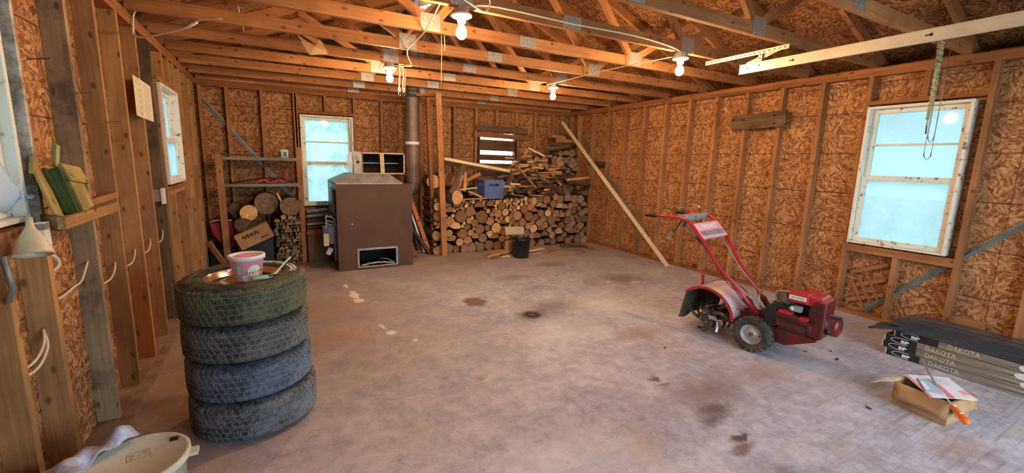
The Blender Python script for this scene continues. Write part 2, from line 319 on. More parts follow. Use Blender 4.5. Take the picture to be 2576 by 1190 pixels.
# ------------------------------------------------------------------ mesh helpers
class G:
    def __init__(s): s.v = []; s.f = []; s.mi = []; s.uv = []
    def _add(s, verts, faces, mi, uvs):
        o = len(s.v); s.v += [tuple(x) for x in verts]
        for f, u in zip(faces, uvs): s.f.append(tuple(o + i for i in f)); s.mi.append(mi); s.uv.append(u)
    def box(s, c, d, mi=0, rot=None, taper=None):
        """c centre, d full size, rot Matrix"""
        hx, hy, hz = d[0] / 2, d[1] / 2, d[2] / 2
        vs = [Vector((x * hx, y * hy, z * hz)) for x in (-1, 1) for y in (-1, 1) for z in (-1, 1)]
        if taper:
            for v in vs:
                if v.z > 0: v.x *= taper[0]; v.y *= taper[1]
        fs = [(0, 1, 3, 2), (4, 6, 7, 5), (0, 4, 5, 1), (2, 3, 7, 6), (0, 2, 6, 4), (1, 5, 7, 3)]
        L = max(range(3), key=lambda i: d[i]); A, B = [i for i in range(3) if i != L]
        uvs = [[(vs[i][L], vs[i][A] + vs[i][B]) for i in f] for f in fs]
        if rot is not None: vs = [rot @ v for v in vs]
        c = Vector(c); s._add([v + c for v in vs], fs, mi, uvs); return s
    def b2(s, x0, x1, y0, y1, z0, z1, mi=0):
        return s.box(((x0 + x1) / 2, (y0 + y1) / 2, (z0 + z1) / 2), (abs(x1 - x0), abs(y1 - y0), abs(z1 - z0)), mi)
    def beam(s, p0, p1, w, h, mi=0, up=(0, 0, 1)):
        """w across, h along 'up'"""
        p0 = Vector(p0); p1 = Vector(p1); d = p1 - p0; L = d.length; d.normalize(); u = Vector(up)
        sde = d.cross(u)
        if sde.length < 1e-4: sde = d.cross(Vector((1, 0, 0)))
        sde.normalize(); u = sde.cross(d)
        R = Matrix((d, sde, u)).transposed()
        return s.box((p0 + p1) / 2, (L, w, h), mi, R)
    def tube(s, pts, r, n=8, mi=0, cap=True, closed=False):
        pts = [Vector(p) for p in pts]; N = len(pts); rr = r if isinstance(r, (list, tuple)) else [r] * N
        vs = []; prev = None
        for i, p in enumerate(pts):
            if closed: d = pts[(i + 1) % N] - pts[i - 1]
            else: d = pts[min(i + 1, N - 1)] - pts[max(i - 1, 0)]
            d.normalize()
            if prev is None:
                a = d.cross(Vector((0, 0, 1)))
                if a.length < .1: a = d.cross(Vector((1, 0, 0)))
            else: a = prev - d * prev.dot(d)
            a.normalize(); prev = a; b = d.cross(a)
            for k in range(n):
                t_ = 2 * PI * k / n; vs.append(p + a * math.cos(t_) * rr[i] + b * math.sin(t_) * rr[i])
        fs = []; M_ = N if closed else N - 1
        for i in range(M_):
            j = (i + 1) % N
            for k in range(n): fs.append((i * n + k, i * n + (k + 1) % n, j * n + (k + 1) % n, j * n + k))
        if cap and not closed:
            fs.append(tuple(range(n - 1, -1, -1))); fs.append(tuple((N - 1) * n + k for k in range(n)))
        uvs = [[(vs[i].z * 3, vs[i].x * 3 + vs[i].y * 3) for i in f] for f in fs]
        s._add(vs, fs, mi, uvs); return s
    def lathe(s, prof, c=(0, 0, 0), n=32, mi=0, rot=None, a0=0, a1=2 * PI, mis=None, disp=None):
        """prof list of (r, z) spun about z"""
        full = abs(a1 - a0 - 2 * PI) < 1e-6; cols = n if full else n + 1; vs = []
        for k in range(cols):
            a = a0 + (a1 - a0) * k / n
            for j, (r, z) in enumerate(prof):
                if disp: r, z = disp(a, j, r, z)
                vs.append(Vector((r * math.cos(a), r * math.sin(a), z)))
        P = len(prof); fs = []; ms = []
        for k in range(n):
            k2 = (k + 1) % cols
            for j in range(P - 1):
                fs.append((k * P + j, k2 * P + j, k2 * P + j + 1, k * P + j + 1)); ms.append(mis[j] if mis else mi)
        uvs = [[(vs[i].z, vs[i].x + vs[i].y) for i in f] for f in fs]
        if rot is not None: vs = [rot @ v for v in vs]
        c = Vector(c); o = len(s.v); s.v += [tuple(v + c) for v in vs]
        for f, u, q in zip(fs, uvs, ms): s.f.append(tuple(o + i for i in f)); s.mi.append(q); s.uv.append(u)
        return s
    def prism(s, poly, t0, t1, mi=0, mat=None, mi_side=None):
        """poly in local xy, from z=t0 to z=t1, mat 4x4"""
        n = len(poly); vs = [Vector((x, y, t0)) for x, y in poly] + [Vector((x, y, t1)) for x, y in poly]
        fs = [tuple(range(n - 1, -1, -1)), tuple(range(n, 2 * n))]
        uvs = [[(vs[i].x, vs[i].y) for i in f] for f in fs]
        side = [(i, (i + 1) % n, n + (i + 1) % n, n + i) for i in range(n)]
        uvs2 = [[(vs[i].z, vs[i].x + vs[i].y) for i in f] for f in side]
        if mat is not None: vs = [mat @ v for v in vs]
        o = len(s.v); s.v += [tuple(v) for v in vs]
        for f, u in zip(fs, uvs): s.f.append(tuple(o + i for i in f)); s.mi.append(mi); s.uv.append(u)
        for f, u in zip(side, uvs2): s.f.append(tuple(o + i for i in f)); s.mi.append(mi if mi_side is None else mi_side); s.uv.append(u)
        return s
    def mesh(s, name, mats, smooth=False, inv=None, bevel=0):
        me = bpy.data.meshes.new(name)
        vs = s.v if inv is None else [tuple(inv @ Vector(v)) for v in s.v]
        me.from_pydata(vs, [], s.f); me.update()
        ul = me.uv_layers.new(name='UVMap'); flat = []
        for u in s.uv:
            for q in u: flat += [q[0], q[1]]
        ul.data.foreach_set('uv', flat)
        me.polygons.foreach_set('material_index', s.mi)
        me.polygons.foreach_set('use_smooth', [smooth] * len(s.f))
        for mt in (mats if isinstance(mats, (list, tuple)) else [mats]): me.materials.append(M[mt] if isinstance(mt, str) else mt)
        return me

INV = {}
def link(o, parent=None):
    COL.objects.link(o)
    if parent is not None: o.parent = parent
    return o
def add(name, g, mats, parent=None, smooth=False, local=False, loc=None, edge=None):
    """a mesh object; vertices in world coordinates unless local"""
    inv = INV.get(parent.name) if (parent is not None and not local) else None
    if loc is not None and parent is None: inv = Matrix.Translation(-Vector(loc))
    o = bpy.data.objects.new(name, g.mesh(name, mats, smooth, inv)); link(o, parent)
    if loc is not None and parent is None: o.location = loc; INV[o.name] = Matrix.Translation(-Vector(loc))
    elif parent is not None: INV[o.name] = INV.get(parent.name, Matrix())
    else: INV[o.name] = Matrix()
    if edge:
        md = o.modifiers.new('soft_edge', 'BEVEL'); md.width = edge; md.segments = 2; md.limit_method = 'ANGLE'
    if smooth == 'auto': pass
    return o
def bev(o, w=.003, seg=2):
    md = o.modifiers.new('soft_edge', 'BEVEL'); md.width = w; md.segments = seg; md.limit_method = 'ANGLE'; return o
def tag(o, label, cat, group=None):
    o['label'] = label; o['category'] = cat
    if group: o['group'] = group
    return o
def thing(name, label, cat, loc=(0, 0, 0), rotz=0, group=None):
    o = bpy.data.objects.new(name, None); o.empty_display_size = .05; link(o)
    mt = Matrix.Translation(Vector(loc)) @ Matrix.Rotation(rotz, 4, 'Z'); o.matrix_world = mt
    o.location = loc; o.rotation_euler = (0, 0, rotz); INV[o.name] = mt.inverted()
    return tag(o, label, cat, group)
def struct(name, loc=(0, 0, 0)):
    o = bpy.data.objects.new(name, None); link(o); o.location = loc; INV[o.name] = Matrix.Translation(-Vector(loc)); o['kind'] = 'structure'; return o
def inst(name, me, parent, loc, rot=None):
    """a piece that shares its mesh; loc in the parent's coordinates"""
    o = bpy.data.objects.new(name, me); link(o, parent); o.location = loc
    if rot is not None: o.rotation_euler = rot
    INV[o.name] = INV.get(parent.name, Matrix()) if parent else Matrix(); return o
_bm = {}
def boxmesh(name, d, mat):
    k = (name, tuple(round(x, 4) for x in d), mat)
    if k not in _bm: _bm[k] = G().box((0, 0, 0), d).mesh(name, mat)
    return _bm[k]
def piece(name, parent, x0, x1, y0, y1, z0, z1, mat):
    """a box piece of lumber with its own origin, mesh shared between equal sizes"""
    d = (abs(x1 - x0), abs(y1 - y0), abs(z1 - z0)); c = Vector(((x0 + x1) / 2, (y0 + y1) / 2, (z0 + z1) / 2))
    return inst(name, boxmesh(name, d, mat), parent, INV[parent.name] @ c if parent else c)
def text(s, size, mat, mtx, parent, name='lettering', depth=.0008, align='CENTER', sx=1.0, bold=0.0, spacing=1.0):
    cu = bpy.data.curves.new(name, 'FONT'); cu.body = s; cu.size = size; cu.extrude = depth; cu.align_x = align; cu.align_y = 'CENTER'
    cu.offset = bold; cu.space_character = spacing; cu.resolution_u = 3
    tmp = bpy.data.objects.new('tmp', cu); COL.objects.link(tmp)
    bpy.context.view_layer.update()
    me = bpy.data.meshes.new_from_object(tmp.evaluated_get(bpy.context.evaluated_depsgraph_get())); bpy.data.objects.remove(tmp); bpy.data.curves.remove(cu)
    me.name = name; inv = INV.get(parent.name, Matrix()) if parent else Matrix()
    me.transform(inv @ mtx @ Matrix.Diagonal((sx, 1, 1, 1))); me.materials.clear(); me.materials.append(M[mat])
    o = bpy.data.objects.new(name, me); link(o, parent); INV[o.name] = inv; return o
def frame(o, x, y, z=None):
    """4x4 from origin and axes"""
    x = Vector(x).normalized(); y = Vector(y); z = x.cross(y).normalized(); y = z.cross(x)
    mt = Matrix((x, y, z)).transposed().to_4x4(); mt.translation = Vector(o); return mt
def U(a, b): return random.uniform(a, b)

# ================================================================== THE ROOM
S = .4064; SD = .089; ST = .038      # stud spacing, depth, thickness
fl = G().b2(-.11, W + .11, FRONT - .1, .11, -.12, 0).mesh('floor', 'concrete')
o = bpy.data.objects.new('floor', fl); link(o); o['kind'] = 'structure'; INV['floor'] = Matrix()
g = G().b2(-25, 32, -40, 30, -.24, -.121); o = add('ground', g, 'lawn'); o['kind'] = 'structure'; o['label'] = 'grass outside the garage'

wl = struct('wall_left'); wb = struct('wall_back'); wr = struct('wall_right'); wf = struct('wall_front')
# ---- openings: (a0, a1, z0, z1) along each wall
OPEN_R = [(-5.47, -4.76, .742, 2.06)]
OPEN_L = [(-2.185, -1.475, 1.212, 2.062), (-5.412, -4.556, 1.217, 2.092)]
OPEN_B = [(1.19, 1.91, .758, 2.062), (4.03, 4.79, 1.20, 1.965)]
def sheet_pieces(a0, a1, z0, z1, opens):
    """cut a sheet around the openings"""
    out = [(a0, a1, z0, z1)]
    for (o0, o1, p0, p1) in opens:
        nxt = []
        for (x0, x1, y0, y1) in out:
            if x1 <= o0 or x0 >= o1 or y1 <= p0 or y0 >= p1: nxt.append((x0, x1, y0, y1)); continue
            if x0 < o0: nxt.append((x0, o0, y0, y1))
            if x1 > o1: nxt.append((o1, x1, y0, y1))
            mx0, mx1 = max(x0, o0), min(x1, o1)
            if y0 < p0: nxt.append((mx0, mx1, y0, p0))
            if y1 > p1: nxt.append((mx0, mx1, p1, y1))
        out = nxt
    return out
def sheath(wall, axis, at, a_from, a_to, step, opens, mat, z_to=2.44):
    a = a_from; k = 0
    while a < a_to - .01:
        for (z0, z1) in ((0, 1.218), (1.2215, z_to)):
            e = min(a + step - .003, a_to)
            gm = G()
            for (x0, x1, y0, y1) in sheet_pieces(a, e, z0, z1, opens):
                c = ((x0 + x1) / 2, (y0 + y1) / 2); d = (x1 - x0, y1 - y0)
                if d[0] < .01 or d[1] < .01: continue
                if axis == 'y': q = G().box((at, c[0], c[1]), (.011, d[0], d[1]))
                else: q = G().box((c[0], at, c[1]), (d[0], .011, d[1]))
                # texture runs in sheet coordinates: along the wall and up
                uv = []
                for f in q.f:
                    uv.append([((q.v[i][1] if axis == 'y' else q.v[i][0]) - a, q.v[i][2] - .61) for i in f])
                q.uv = uv; gm._add(q.v, q.f, 0, q.uv)
            if gm.v: add('wall_panel', gm, mat, wall)
        a += step; k += 1
sheath(wl, 'y', -.0955, FRONT, .1, 2.4384, OPEN_L, 'osb')
sheath(wr, 'y', W + .0955, FRONT, .1, 2.4384, OPEN_R, 'osb')
sheath(wb, 'x', .0955, -.1, W + .1, 2.4384, OPEN_B, 'osb_b')
# gable above the back wall
g = G().prism([(-.45, 2.44), (W + .45, 2.44), (W / 2, 3.82)], -.005, .006, mat=frame((0, .0955, 0), (1, 0, 0), (0, 0, 1)))
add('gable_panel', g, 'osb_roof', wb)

M['ledge'] = plain('dirty_ledge', (.20, .115, .07), .85, dirt=(.33, .24, .18), dscale=7)
def plates(wall, axis, x0, x1, a0, a1):
    for (nm, z0, z1) in (('bottom_plate', 0, ST), ('top_plate', PL, PL + .0375), ('top_plate', PL + .0385, TOP)):
        a = a0; i = 0
        while a < a1:
            e = min(a + (3.66 if z1 < 2.4 else 2.9), a1)
            if axis == 'y': piece(nm, wall, x0, x1, a, e - .002, z0, z1, 'ledge' if nm == 'bottom_plate' and x1 <= 0 else 'plate')
            else: piece(nm, wall, a, e - .002, x0, x1, z0, z1, 'plate')
            a = e
plates(wl, 'y', -SD, 0, FRONT, .0)
plates(wr, 'y', W, W + SD, FRONT, .0)
plates(wb, 'x', .0, SD, -.0, W)
# the sill under the left wall is wider than its studs
piece('sill_plate', wl, 0.0005, .055, -7.0, -1.6, 0, .03, 'ledge')

# ---- right wall studs
def vstud(wall, axis, d0, d1, a, z0, z1, mat='stud', w=ST):
    if axis == 'y': return piece('stud', wall, d0, d1, a, a + w, z0, z1, mat)
    return piece('stud', wall, a, a + w, d0, d1, z0, z1, mat)
yR = -.657
for n in range(-1, 18):
    a = yR - n * S - ST
    if n == 11:
        vstud(wr, 'y', W, W + SD, a, ST, .644); vstud(wr, 'y', W, W + SD, a, 2.124, PL); continue
    vstud(wr, 'y', W, W + SD, a, ST, PL)
vstud(wr, 'y', W, W + SD, -.04, ST, PL, 'stud')
piece('rough_sill', wr, W, W + SD, -5.535, -4.76, .645, .682, 'stud'); piece('rough_sill', wr, W + .0, W + SD, -5.535, -4.76, .683, .72, 'plate')
piece('header', wr, W, W + SD, -5.535, -4.76, 2.086, 2.123, 'plate')
# ---- back wall studs
for n in range(-1, 14):
    a = .2985 + n * S
    if n == -1: a = .003
    if n == 3:
        vstud(wb, 'x', 0, SD, a, ST, .655); vstud(wb, 'x', 0, SD, a, 2.127, PL); continue
    if n == 10:
        vstud(wb, 'x', 0, SD, a, 2.10, PL); continue
    vstud(wb, 'x', 0, SD, a, ST, PL)
vstud(wb, 'x', 0, SD, 5.50 + .30, ST, PL)
vstud(wb, 'x', 0, SD, 1.13, ST, PL)
piece('rough_sill', wb, 1.17, 1.925, 0, SD, .655, .692, 'stud'); piece('rough_sill', wb, 1.17, 1.925, 0, SD, .693, .73, 'plate')
piece('header', wb, 1.17, 1.925, 0, SD, 2.088, 2.125, 'plate')
piece('header', wb, 3.99, 4.83, 0, SD, 2.06, 2.097, 'plate')
vstud(wb, 'x', 0, SD, 4.795, ST, 2.06)
# ---- left wall studs
for n in range(-8, 11):
    a = -4.359 + n * S - ST
    mat = 'stud_l'
    if n == 0:
        vstud(wl, 'y', -SD, 0, -4.502, ST, PL, 'stud_l', .04); continue
    if n in (1, 5): mat = 'stud_gray' if n == 5 else 'stud_lg'
    if n in (-1, -2):
        vstud(wl, 'y', -SD, 0, a, ST, 1.12, 'stud_l'); vstud(wl, 'y', -SD, 0, a, 2.14, PL, 'stud_l'); continue
    if n == -3: a = -5.46
    if n == 6:
        vstud(wl, 'y', -SD, 0, a, ST, 1.11, 'stud_l'); vstud(wl, 'y', -SD, 0, a, 2.122, PL, 'stud_l'); continue
    if n == 7: a = -1.444
    vstud(wl, 'y', -SD, 0, a, ST, PL, mat)
vstud(wl, 'y', -SD, 0, -2.255, ST, 2.083, 'stud_l')                # trimmers beside the far window
vstud(wl, 'y', -SD, 0, -1.70, ST, 1.11, 'stud_l'); vstud(wl, 'y', -SD, 0, -1.68, 2.122, PL, 'stud_l')
vstud(wl, 'y', -SD, 0, -.9, ST, PL, 'stud_l'); vstud(wl, 'y', -SD, 0, -.5, ST, PL, 'stud_l')
piece('rough_sill', wl, -SD, 0, -2.216, -1.445, 1.111, 1.148, 'stud_l'); piece('rough_sill', wl, -SD, 0.0, -2.216, -1.445, 1.149, 1.186, 'plate')
piece('header', wl, -SD, 0, -2.216, -1.445, 2.084, 2.121, 'plate')
piece('rough_sill', wl, -SD, .012, -5.42, -4.503, 1.121, 1.198, 'plate')
piece('header', wl, -SD, 0, -5.42, -4.503, 2.101, 2.139, 'plate')
# short boards sistered to studs on the left wall
piece('scab_board', wl, -.075, .018, -3.256, -3.2185, 1.20, 1.54, 'stud_l')
piece('scab_board', wl, -.06, .03, -1.14, -1.102, 1.0, 1.5, 'stud_l')
piece('scab_board', wl, -.05, .05, -.74, -.702, .95, 1.35, 'stud_l')

# ---- metal let-in braces (right wall, and across the back wall's corners)
def brace(wall, p0, p1, up):
    p0 = Vector(p0); p1 = Vector(p1)
    g = G().beam(p0, p1, .003, .05, up=up); q = (p1 - p0).normalized(); n_ = Vector(up)
    inn = q.cross(n_).normalized()
    if (Vector((W / 2, -3, 1)) - p0).dot(inn) < 0: inn = -inn
    g.beam(p0 + inn * .012, p1 + inn * .012, .022, .004, up=up)
    return add('metal_brace', g, 'brace', wall)
brace(wr, (W + .083, -4.95, .05), (W + .083, -6.62, 1.93), (0, .75, .66))
brace(wr, (W + .083, -.02, 2.25), (W + .083, -2.32, .08), (0, .7, .72))
brace(wb, (.04, .083, 2.2), (1.28, .083, .56), (.8, 0, .6))
brace(wb, (5.98, .083, 2.37), (4.85, .083, .8), (-.8, 0, .6))
piece('old_board', wr, W - .022, W, -1.10, -.64, 1.43, 1.50, 'dark_wood')
piece('scrap_board', wr, W + .04, W + .075, -5.78, -5.57, .16, .22, 'stud')
piece('nailing_block', wr, W - .03, W + .04, -6.0, -5.58, .05, .11, 'stud')

# ---- front wall behind the camera, its wide door open
g = G()
for (x0, x1, z0, z1) in ((-.1, 1.9, 0, 2.44), (5.2, W + .1, 0, 2.44), (1.9, 5.2, 2.3, 2.44)): g.b2(x0, x1, FRONT - .1, FRONT - .089, z0, z1)
g.prism([(-.45, 2.44), (W + .45, 2.44), (W / 2, 3.82)], -.005, .006, mat=frame((0, FRONT - .095, 0), (1, 0, 0), (0, 0, 1)))
add('wall_panel', g, 'osb', wf)
for x in (.0, .4, .8, 1.2, 1.6, 1.86, 5.2, 5.6, W - ST): piece('stud', wf, x, x + ST, FRONT - SD, FRONT, 0, PL, 'stud')
piece('header', wf, 1.86, 5.24, FRONT - SD, FRONT, 2.30, 2.354, 'plate'); piece('top_plate', wf, 0, W, FRONT - SD, FRONT, PL, TOP, 'plate')

# ---- roof: trusses and sheathing
ce = struct('ceiling')
SL = .4167; CX = W / 2
def zt(x): return 2.43 + .045 + SL * (x if x <= CX else W - x)      # centre line of the top chords
def add_truss(y, k):
    g = G().b2(-.0, CX - .19, y - .019, y + .019, TOP, TOP + .089).b2(CX - .188, W, y - .019, y + .019, TOP, TOP + .089)
    tr = add('roof_truss', g, 'chord', ce)
    me_ = {}
    def beam_part(name, p0, p1, mat='chord', h=.089, w=.036):
        add(name, G().beam(p0, p1, w, h), mat, tr)
    beam_part('top_chord', (-.42, y, zt(-.42) + .05), (CX, y, zt(CX) + .05)); beam_part('top_chord', (W + .42, y, zt(W + .42) + .05), (CX, y, zt(CX) + .05))
    n1, n2 = W * .325, W * .675
    for (a, za, b, zb) in ((n1, TOP + .07, W * .19, zt(W * .19)), (n1 + .03, TOP + .07, CX - .02, zt(CX) - .06), (n2 - .03, TOP + .07, CX + .02, zt(CX) - .06), (n2, TOP + .07, W * .81, zt(W * .81))):
        beam_part('web', (a, y, za), (b, y, zb), 'chord', .062, .035)
    for x, hh in ((n1 - .01, .125), (n2 + .01, .125), (CX - .19, .085)):
        for sgn in (-1, 1):
            g = G().box((x, y + sgn * .0205, TOP + hh / 2 + .004), (.155, .003, hh)); 
            for q in range(4):
                for w_ in range(5): g.box((x - .054 + q * .036, y + sgn * .0225, TOP + .014 + w_ * hh * .19), (.006, .003, .012))
            add('nail_plate', g, 'nailplate', tr)
for k in range(-3, 10):
    y = -4.155 + .6096 * (k - 3)
    if y < FRONT + .1: continue
    add_truss(y, k)
add_truss(-.02, 99)
# sheathing boards on both slopes
slope = math.atan(SL)
for side in (-1, 1):
    for r_ in range(3):
        for c_ in range(4):
            y1 = .35 - c_ * 2.4384; y0 = max(y1 - 2.435, FRONT - .3)
            s0 = r_ * 1.2192 - .55; s1 = min(s0 + 1.216, CX / math.cos(slope))
            xa = s0 * math.cos(slope); xb = s1 * math.cos(slope)
            off = .05 + .045 / math.cos(slope) + .062
            if side == 1: xa, xb = W - xa, W - xb
            pa = Vector((xa, (y0 + y1) / 2, 2.475 + SL * (s0 * math.cos(slope)) + .055 + .055)); pb = Vector((xb, (y0 + y1) / 2, 2.475 + SL * (s1 * math.cos(slope)) + .055 + .055))
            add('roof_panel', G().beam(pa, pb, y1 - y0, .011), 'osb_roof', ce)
for x0, x1 in ((-.55, -.09), (W + .09, W + .55)):  # eaves closed with added boards to keep outside light out
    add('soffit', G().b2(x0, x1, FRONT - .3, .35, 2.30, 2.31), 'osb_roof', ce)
for x in (-.55, W + .55): add('fascia', G().b2(x - .015, x + .015, FRONT - .3, .35, 2.28, 2.46), 'plate', ce)

# ---- windows
def sash_window(name, P, X, N, w, z0, z1, zm, upper, lower, depth=.03, gap=.0, box=True):
    """P: lower corner point of the opening, X: direction along the wall, N: outward; upper/lower muntins: (vertical fractions, horizontal fractions)"""
    X = Vector(X); N = Vector(N); P = Vector(P); wn = struct(name)
    def bx(a0, a1, n0, n1, c0, c1, mat, nm, par):
        c = P + X * ((a0 + a1) / 2) + N * ((n0 + n1) / 2) + Vector((0, 0, (c0 + c1) / 2 - P.z))
        d = [abs(X[i]) * (a1 - a0) + abs(N[i]) * (n1 - n0) for i in range(3)]; d[2] = c1 - c0
        return add(nm, G().box(c, d), mat, par)
    fw = .024
    g = G()
    for (a0, a1, c0, c1) in ((0, fw, z0, z1), (w - fw, w, z0, z1), (fw, w - fw, z1 - fw, z1), (fw, w - fw, z0, z0 + fw * .8)):
        c = P + X * ((a0 + a1) / 2) + N * .035 + Vector((0, 0, (c0 + c1) / 2 - P.z)); d = [abs(X[i]) * (a1 - a0) + abs(N[i]) * .11 for i in range(3)]; d[2] = c1 - c0
        g.box(c, d)
    fr = add('window_frame', g, 'sash', wn); bev(fr, .003)
    def sash(c0, c1, n0, mun):
        s = .042; g = G()
        def q(a0, a1, k0, k1, t0=n0, t1=n0 + .032):
            c = P + X * ((a0 + a1) / 2) + N * ((t0 + t1) / 2) + Vector((0, 0, (k0 + k1) / 2 - P.z)); d = [abs(X[i]) * (a1 - a0) + abs(N[i]) * (t1 - t0) for i in range(3)]; d[2] = k1 - k0
            g.box(c, d)
        a0, a1 = fw + .001, w - fw - .001
        q(a0, a0 + s, c0, c1); q(a1 - s, a1, c0, c1); q(a0 + s, a1 - s, c0, c0 + s); q(a0 + s, a1 - s, c1 - s, c1)
        for f in mun[0]: xx = a0 + s + (a1 - a0 - 2 * s) * f; q(xx - .009, xx + .009, c0 + s, c1 - s, n0 + .004, n0 + .028)
        for f in mun[1]: zz = c0 + s + (c1 - c0 - 2 * s) * f; q(a0 + s, a1 - s, zz - .008, zz + .008, n0 + .004, n0 + .028)
        so = add('sash', g, 'sash', wn); bev(so, .002)
        xs = [a0 + s] + [a0 + s + (a1 - a0 - 2 * s) * f for f in mun[0]] + [a1 - s]; zs = [c0 + s] + [c0 + s + (c1 - c0 - 2 * s) * f for f in mun[1]] + [c1 - s]
        for i in range(len(xs) - 1):
            for j in range(len(zs) - 1):
                bx(xs[i], xs[i + 1], n0 + .014, n0 + .017, zs[j], zs[j + 1], 'pane', 'pane', so)
    sash(zm - .02, z1 - fw - .001, .052, upper); sash(z0 + fw * .8 + .001, zm + .02, .016, lower)
    return wn
sash_window('window_1', (W, -5.475, .735), (0, 1, 0), (1, 0, 0), .72, .735, 2.068, 1.39, ([], [.5]), ([], []))
sash_window('window_2', (1.185, 0, .752), (1, 0, 0), (0, 1, 0), .73, .752, 2.07, 1.385, ([], [.48]), ([], []))
sash_window('window_3', (0, -2.19, 1.205), (0, 1, 0), (-1, 0, 0), .72, 1.205, 2.07, 1.60, ([.36, .68], []), ([], []))
w4 = sash_window('window_4', (-.03, -5.42, 1.21), (0, 1, 0), (-1, 0, 0), .87, 1.21, 2.10, 1.75, ([], []), ([], []))
# painted lining board beside the near window; torn plastic at its foot
add('jamb_board', G().b2(-.088, .012, -4.522, -4.503, 1.199, 2.10), 'jamb', w4)
add('jamb_board', G().b2(-.02, .004, -1.47, -1.447, 1.19, 1.62), 'jamb', bpy.data.objects['window_3'])
g = G()
for i in range(15):
    for j in range(5):
        u = i / 14; top = 1.62 - .30 * u ** 1.5 - .03 * math.sin(i * 2.1); bot = 1.25 + .015 * math.sin(i * 2.7) + .07 * max(0, u - .75) / .25; v = j / 4
        g.v.append((-.038 + .006 * math.sin(i * 1.1 + j * .8) + .05 * max(0, u - .8) / .2, -5.15 + .66 * u, bot + (max(top, bot + .012) - bot) * v * (1 if u < .8 else max(.06, 1 - (u - .8) * 4.7))))
for i in range(14):
    for j in range(4):
        a = i * 5 + j; g.f.append((a, a + 5, a + 6, a + 1)); g.mi.append(0); g.uv.append([(0, 0), (1, 0), (1, 1), (0, 1)])
M['film'] = plain('torn_plastic_film', (.55, .74, .92), .3)
o = add('torn_plastic_film', g, 'film', w4, smooth=True); md = o.modifiers.new('thick', 'SOLIDIFY'); md.thickness = .0015
# boarded opening in the back wall
w5 = struct('window_5')
g = G()
for (x0, x1, z0, z1) in ((4.03, 4.055, 1.2, 2.0), (4.765, 4.79, 1.2, 2.0)): g.b2(x0, x1, .0, .1, z0, z1)
add('window_frame', g, 'dark_wood', w5)
def bboard(x0, x1, za, zb, h, y, mat, tilt=0.0):
    add('board', G().beam((x0, y, za), (x1, y, zb), .019, h), mat, w5)
bboard(3.96, 5.02, 2.045, 2.015, .095, -.0105, 'dark_wood'); bboard(3.93, 5.05, 1.925, 1.90, .085, -.0105, 'plate')
bboard(4.02, 4.80, 1.75, 1.74, .19, .045, 'dark_wood'); bboard(4.02, 4.80, 1.532, 1.527, .10, .045, 'dark_wood'); bboard(4.02, 4.80, 1.315, 1.31, .225, .045, 'dark_wood')

# outside: leafy growth behind the back window, seen through its dusty panes
t = thing('garden_tree', 'leafy green tree outside behind the back window', 'tree', (2.3, 3.2, -.12))
add('trunk', G().tube([(2.3, 3.2, -.12), (2.32, 3.25, 1.0), (2.25, 3.2, 2.4)], [.09, .07, .04], 8), 'bark', t)
M['leaf'] = plain('leaf_green', (.30, .52, .12), .6, dirt=(.46, .62, .2), dscale=3)
g = G(); random.seed(5)
for i in range(900):
    c = Vector((2.3 + random.gauss(0, .42), 3.2 + random.gauss(0, .4), 1.9 + random.gauss(0, .62))); R = Euler((U(0, 6), U(0, 6), U(0, 6))).to_matrix(); s = U(.04, .075)
    vs = [R @ Vector(p) * s + c for p in ((-1, 0, 0), (0, -.55, .1), (1, 0, 0), (0, .55, .1))]
    g._add(vs, [(0, 1, 2, 3)], 0, [[(0, 0), (1, 0), (1, 1), (0, 1)]])
o = add('foliage', g, 'leaf', t); o['kind'] = 'stuff'

# unseen outer wrap added to keep light from leaking through the sheet seams
for nm, wall, ax, at_, opens, a0, a1 in (('l', wl, 'y', -.115, OPEN_L, FRONT, .12), ('r', wr, 'y', W + .115, OPEN_R, FRONT, .12), ('b', wb, 'x', .115, OPEN_B, -.12, W + .12)):
    g = G()
    for (x0, x1, y0, y1) in sheet_pieces(a0, a1, -.1, 2.46, opens):
        if ax == 'y': g.b2(at_ - .008, at_ + .008, x0, x1, y0, y1)
        else: g.b2(x0, x1, at_ - .008, at_ + .008, y0, y1)
    add('outer_light_wrap', g, 'plate', wall)

# ================================================================== LIGHTS
M['glow_base'] = M['ceramic']
def bulb_light(x, y, label, s=1.0):
    t = thing('ceiling_light', label, 'light', (x, y, TOP), 0, 'bare bulbs under the trusses')
    add('junction_box', G().lathe([(0, 0), (.052, 0), (.052, -.04), (0, -.04)], (x, y, TOP - .001), 8), 'brass', t)
    add('lamp_holder', G().lathe([(0, -.041), (.066, -.041), (.068, -.052), (.05, -.06), (.03, -.066), (.026, -.09), (.02, -.094), (0, -.094)], (x, y, TOP), 24), 'ceramic', t, smooth=True)
    prof = [(.014, -.090), (.015, -.100), (.020, -.112), (.028, -.124), (.0335, -.138), (.035, -.152), (.0325, -.167), (.025, -.180), (.013, -.188), (0, -.190)]
    add('bulb', G().lathe(prof, (x, y, TOP), 20), 'bulb', t, smooth=True)
    return t
bulb_light(1.94, -4.155, 'lit bare bulb in a white holder, largest and nearest of the four')
bulb_light(1.92, -2.326, 'lit bare bulb beside the hanging yellow cord end')
bulb_light(3.99, -4.155, 'lit bare bulb near the end of the cream garage door track')
bulb_light(3.94, -2.326, 'lit bare bulb in front of the firewood, smallest of the four')

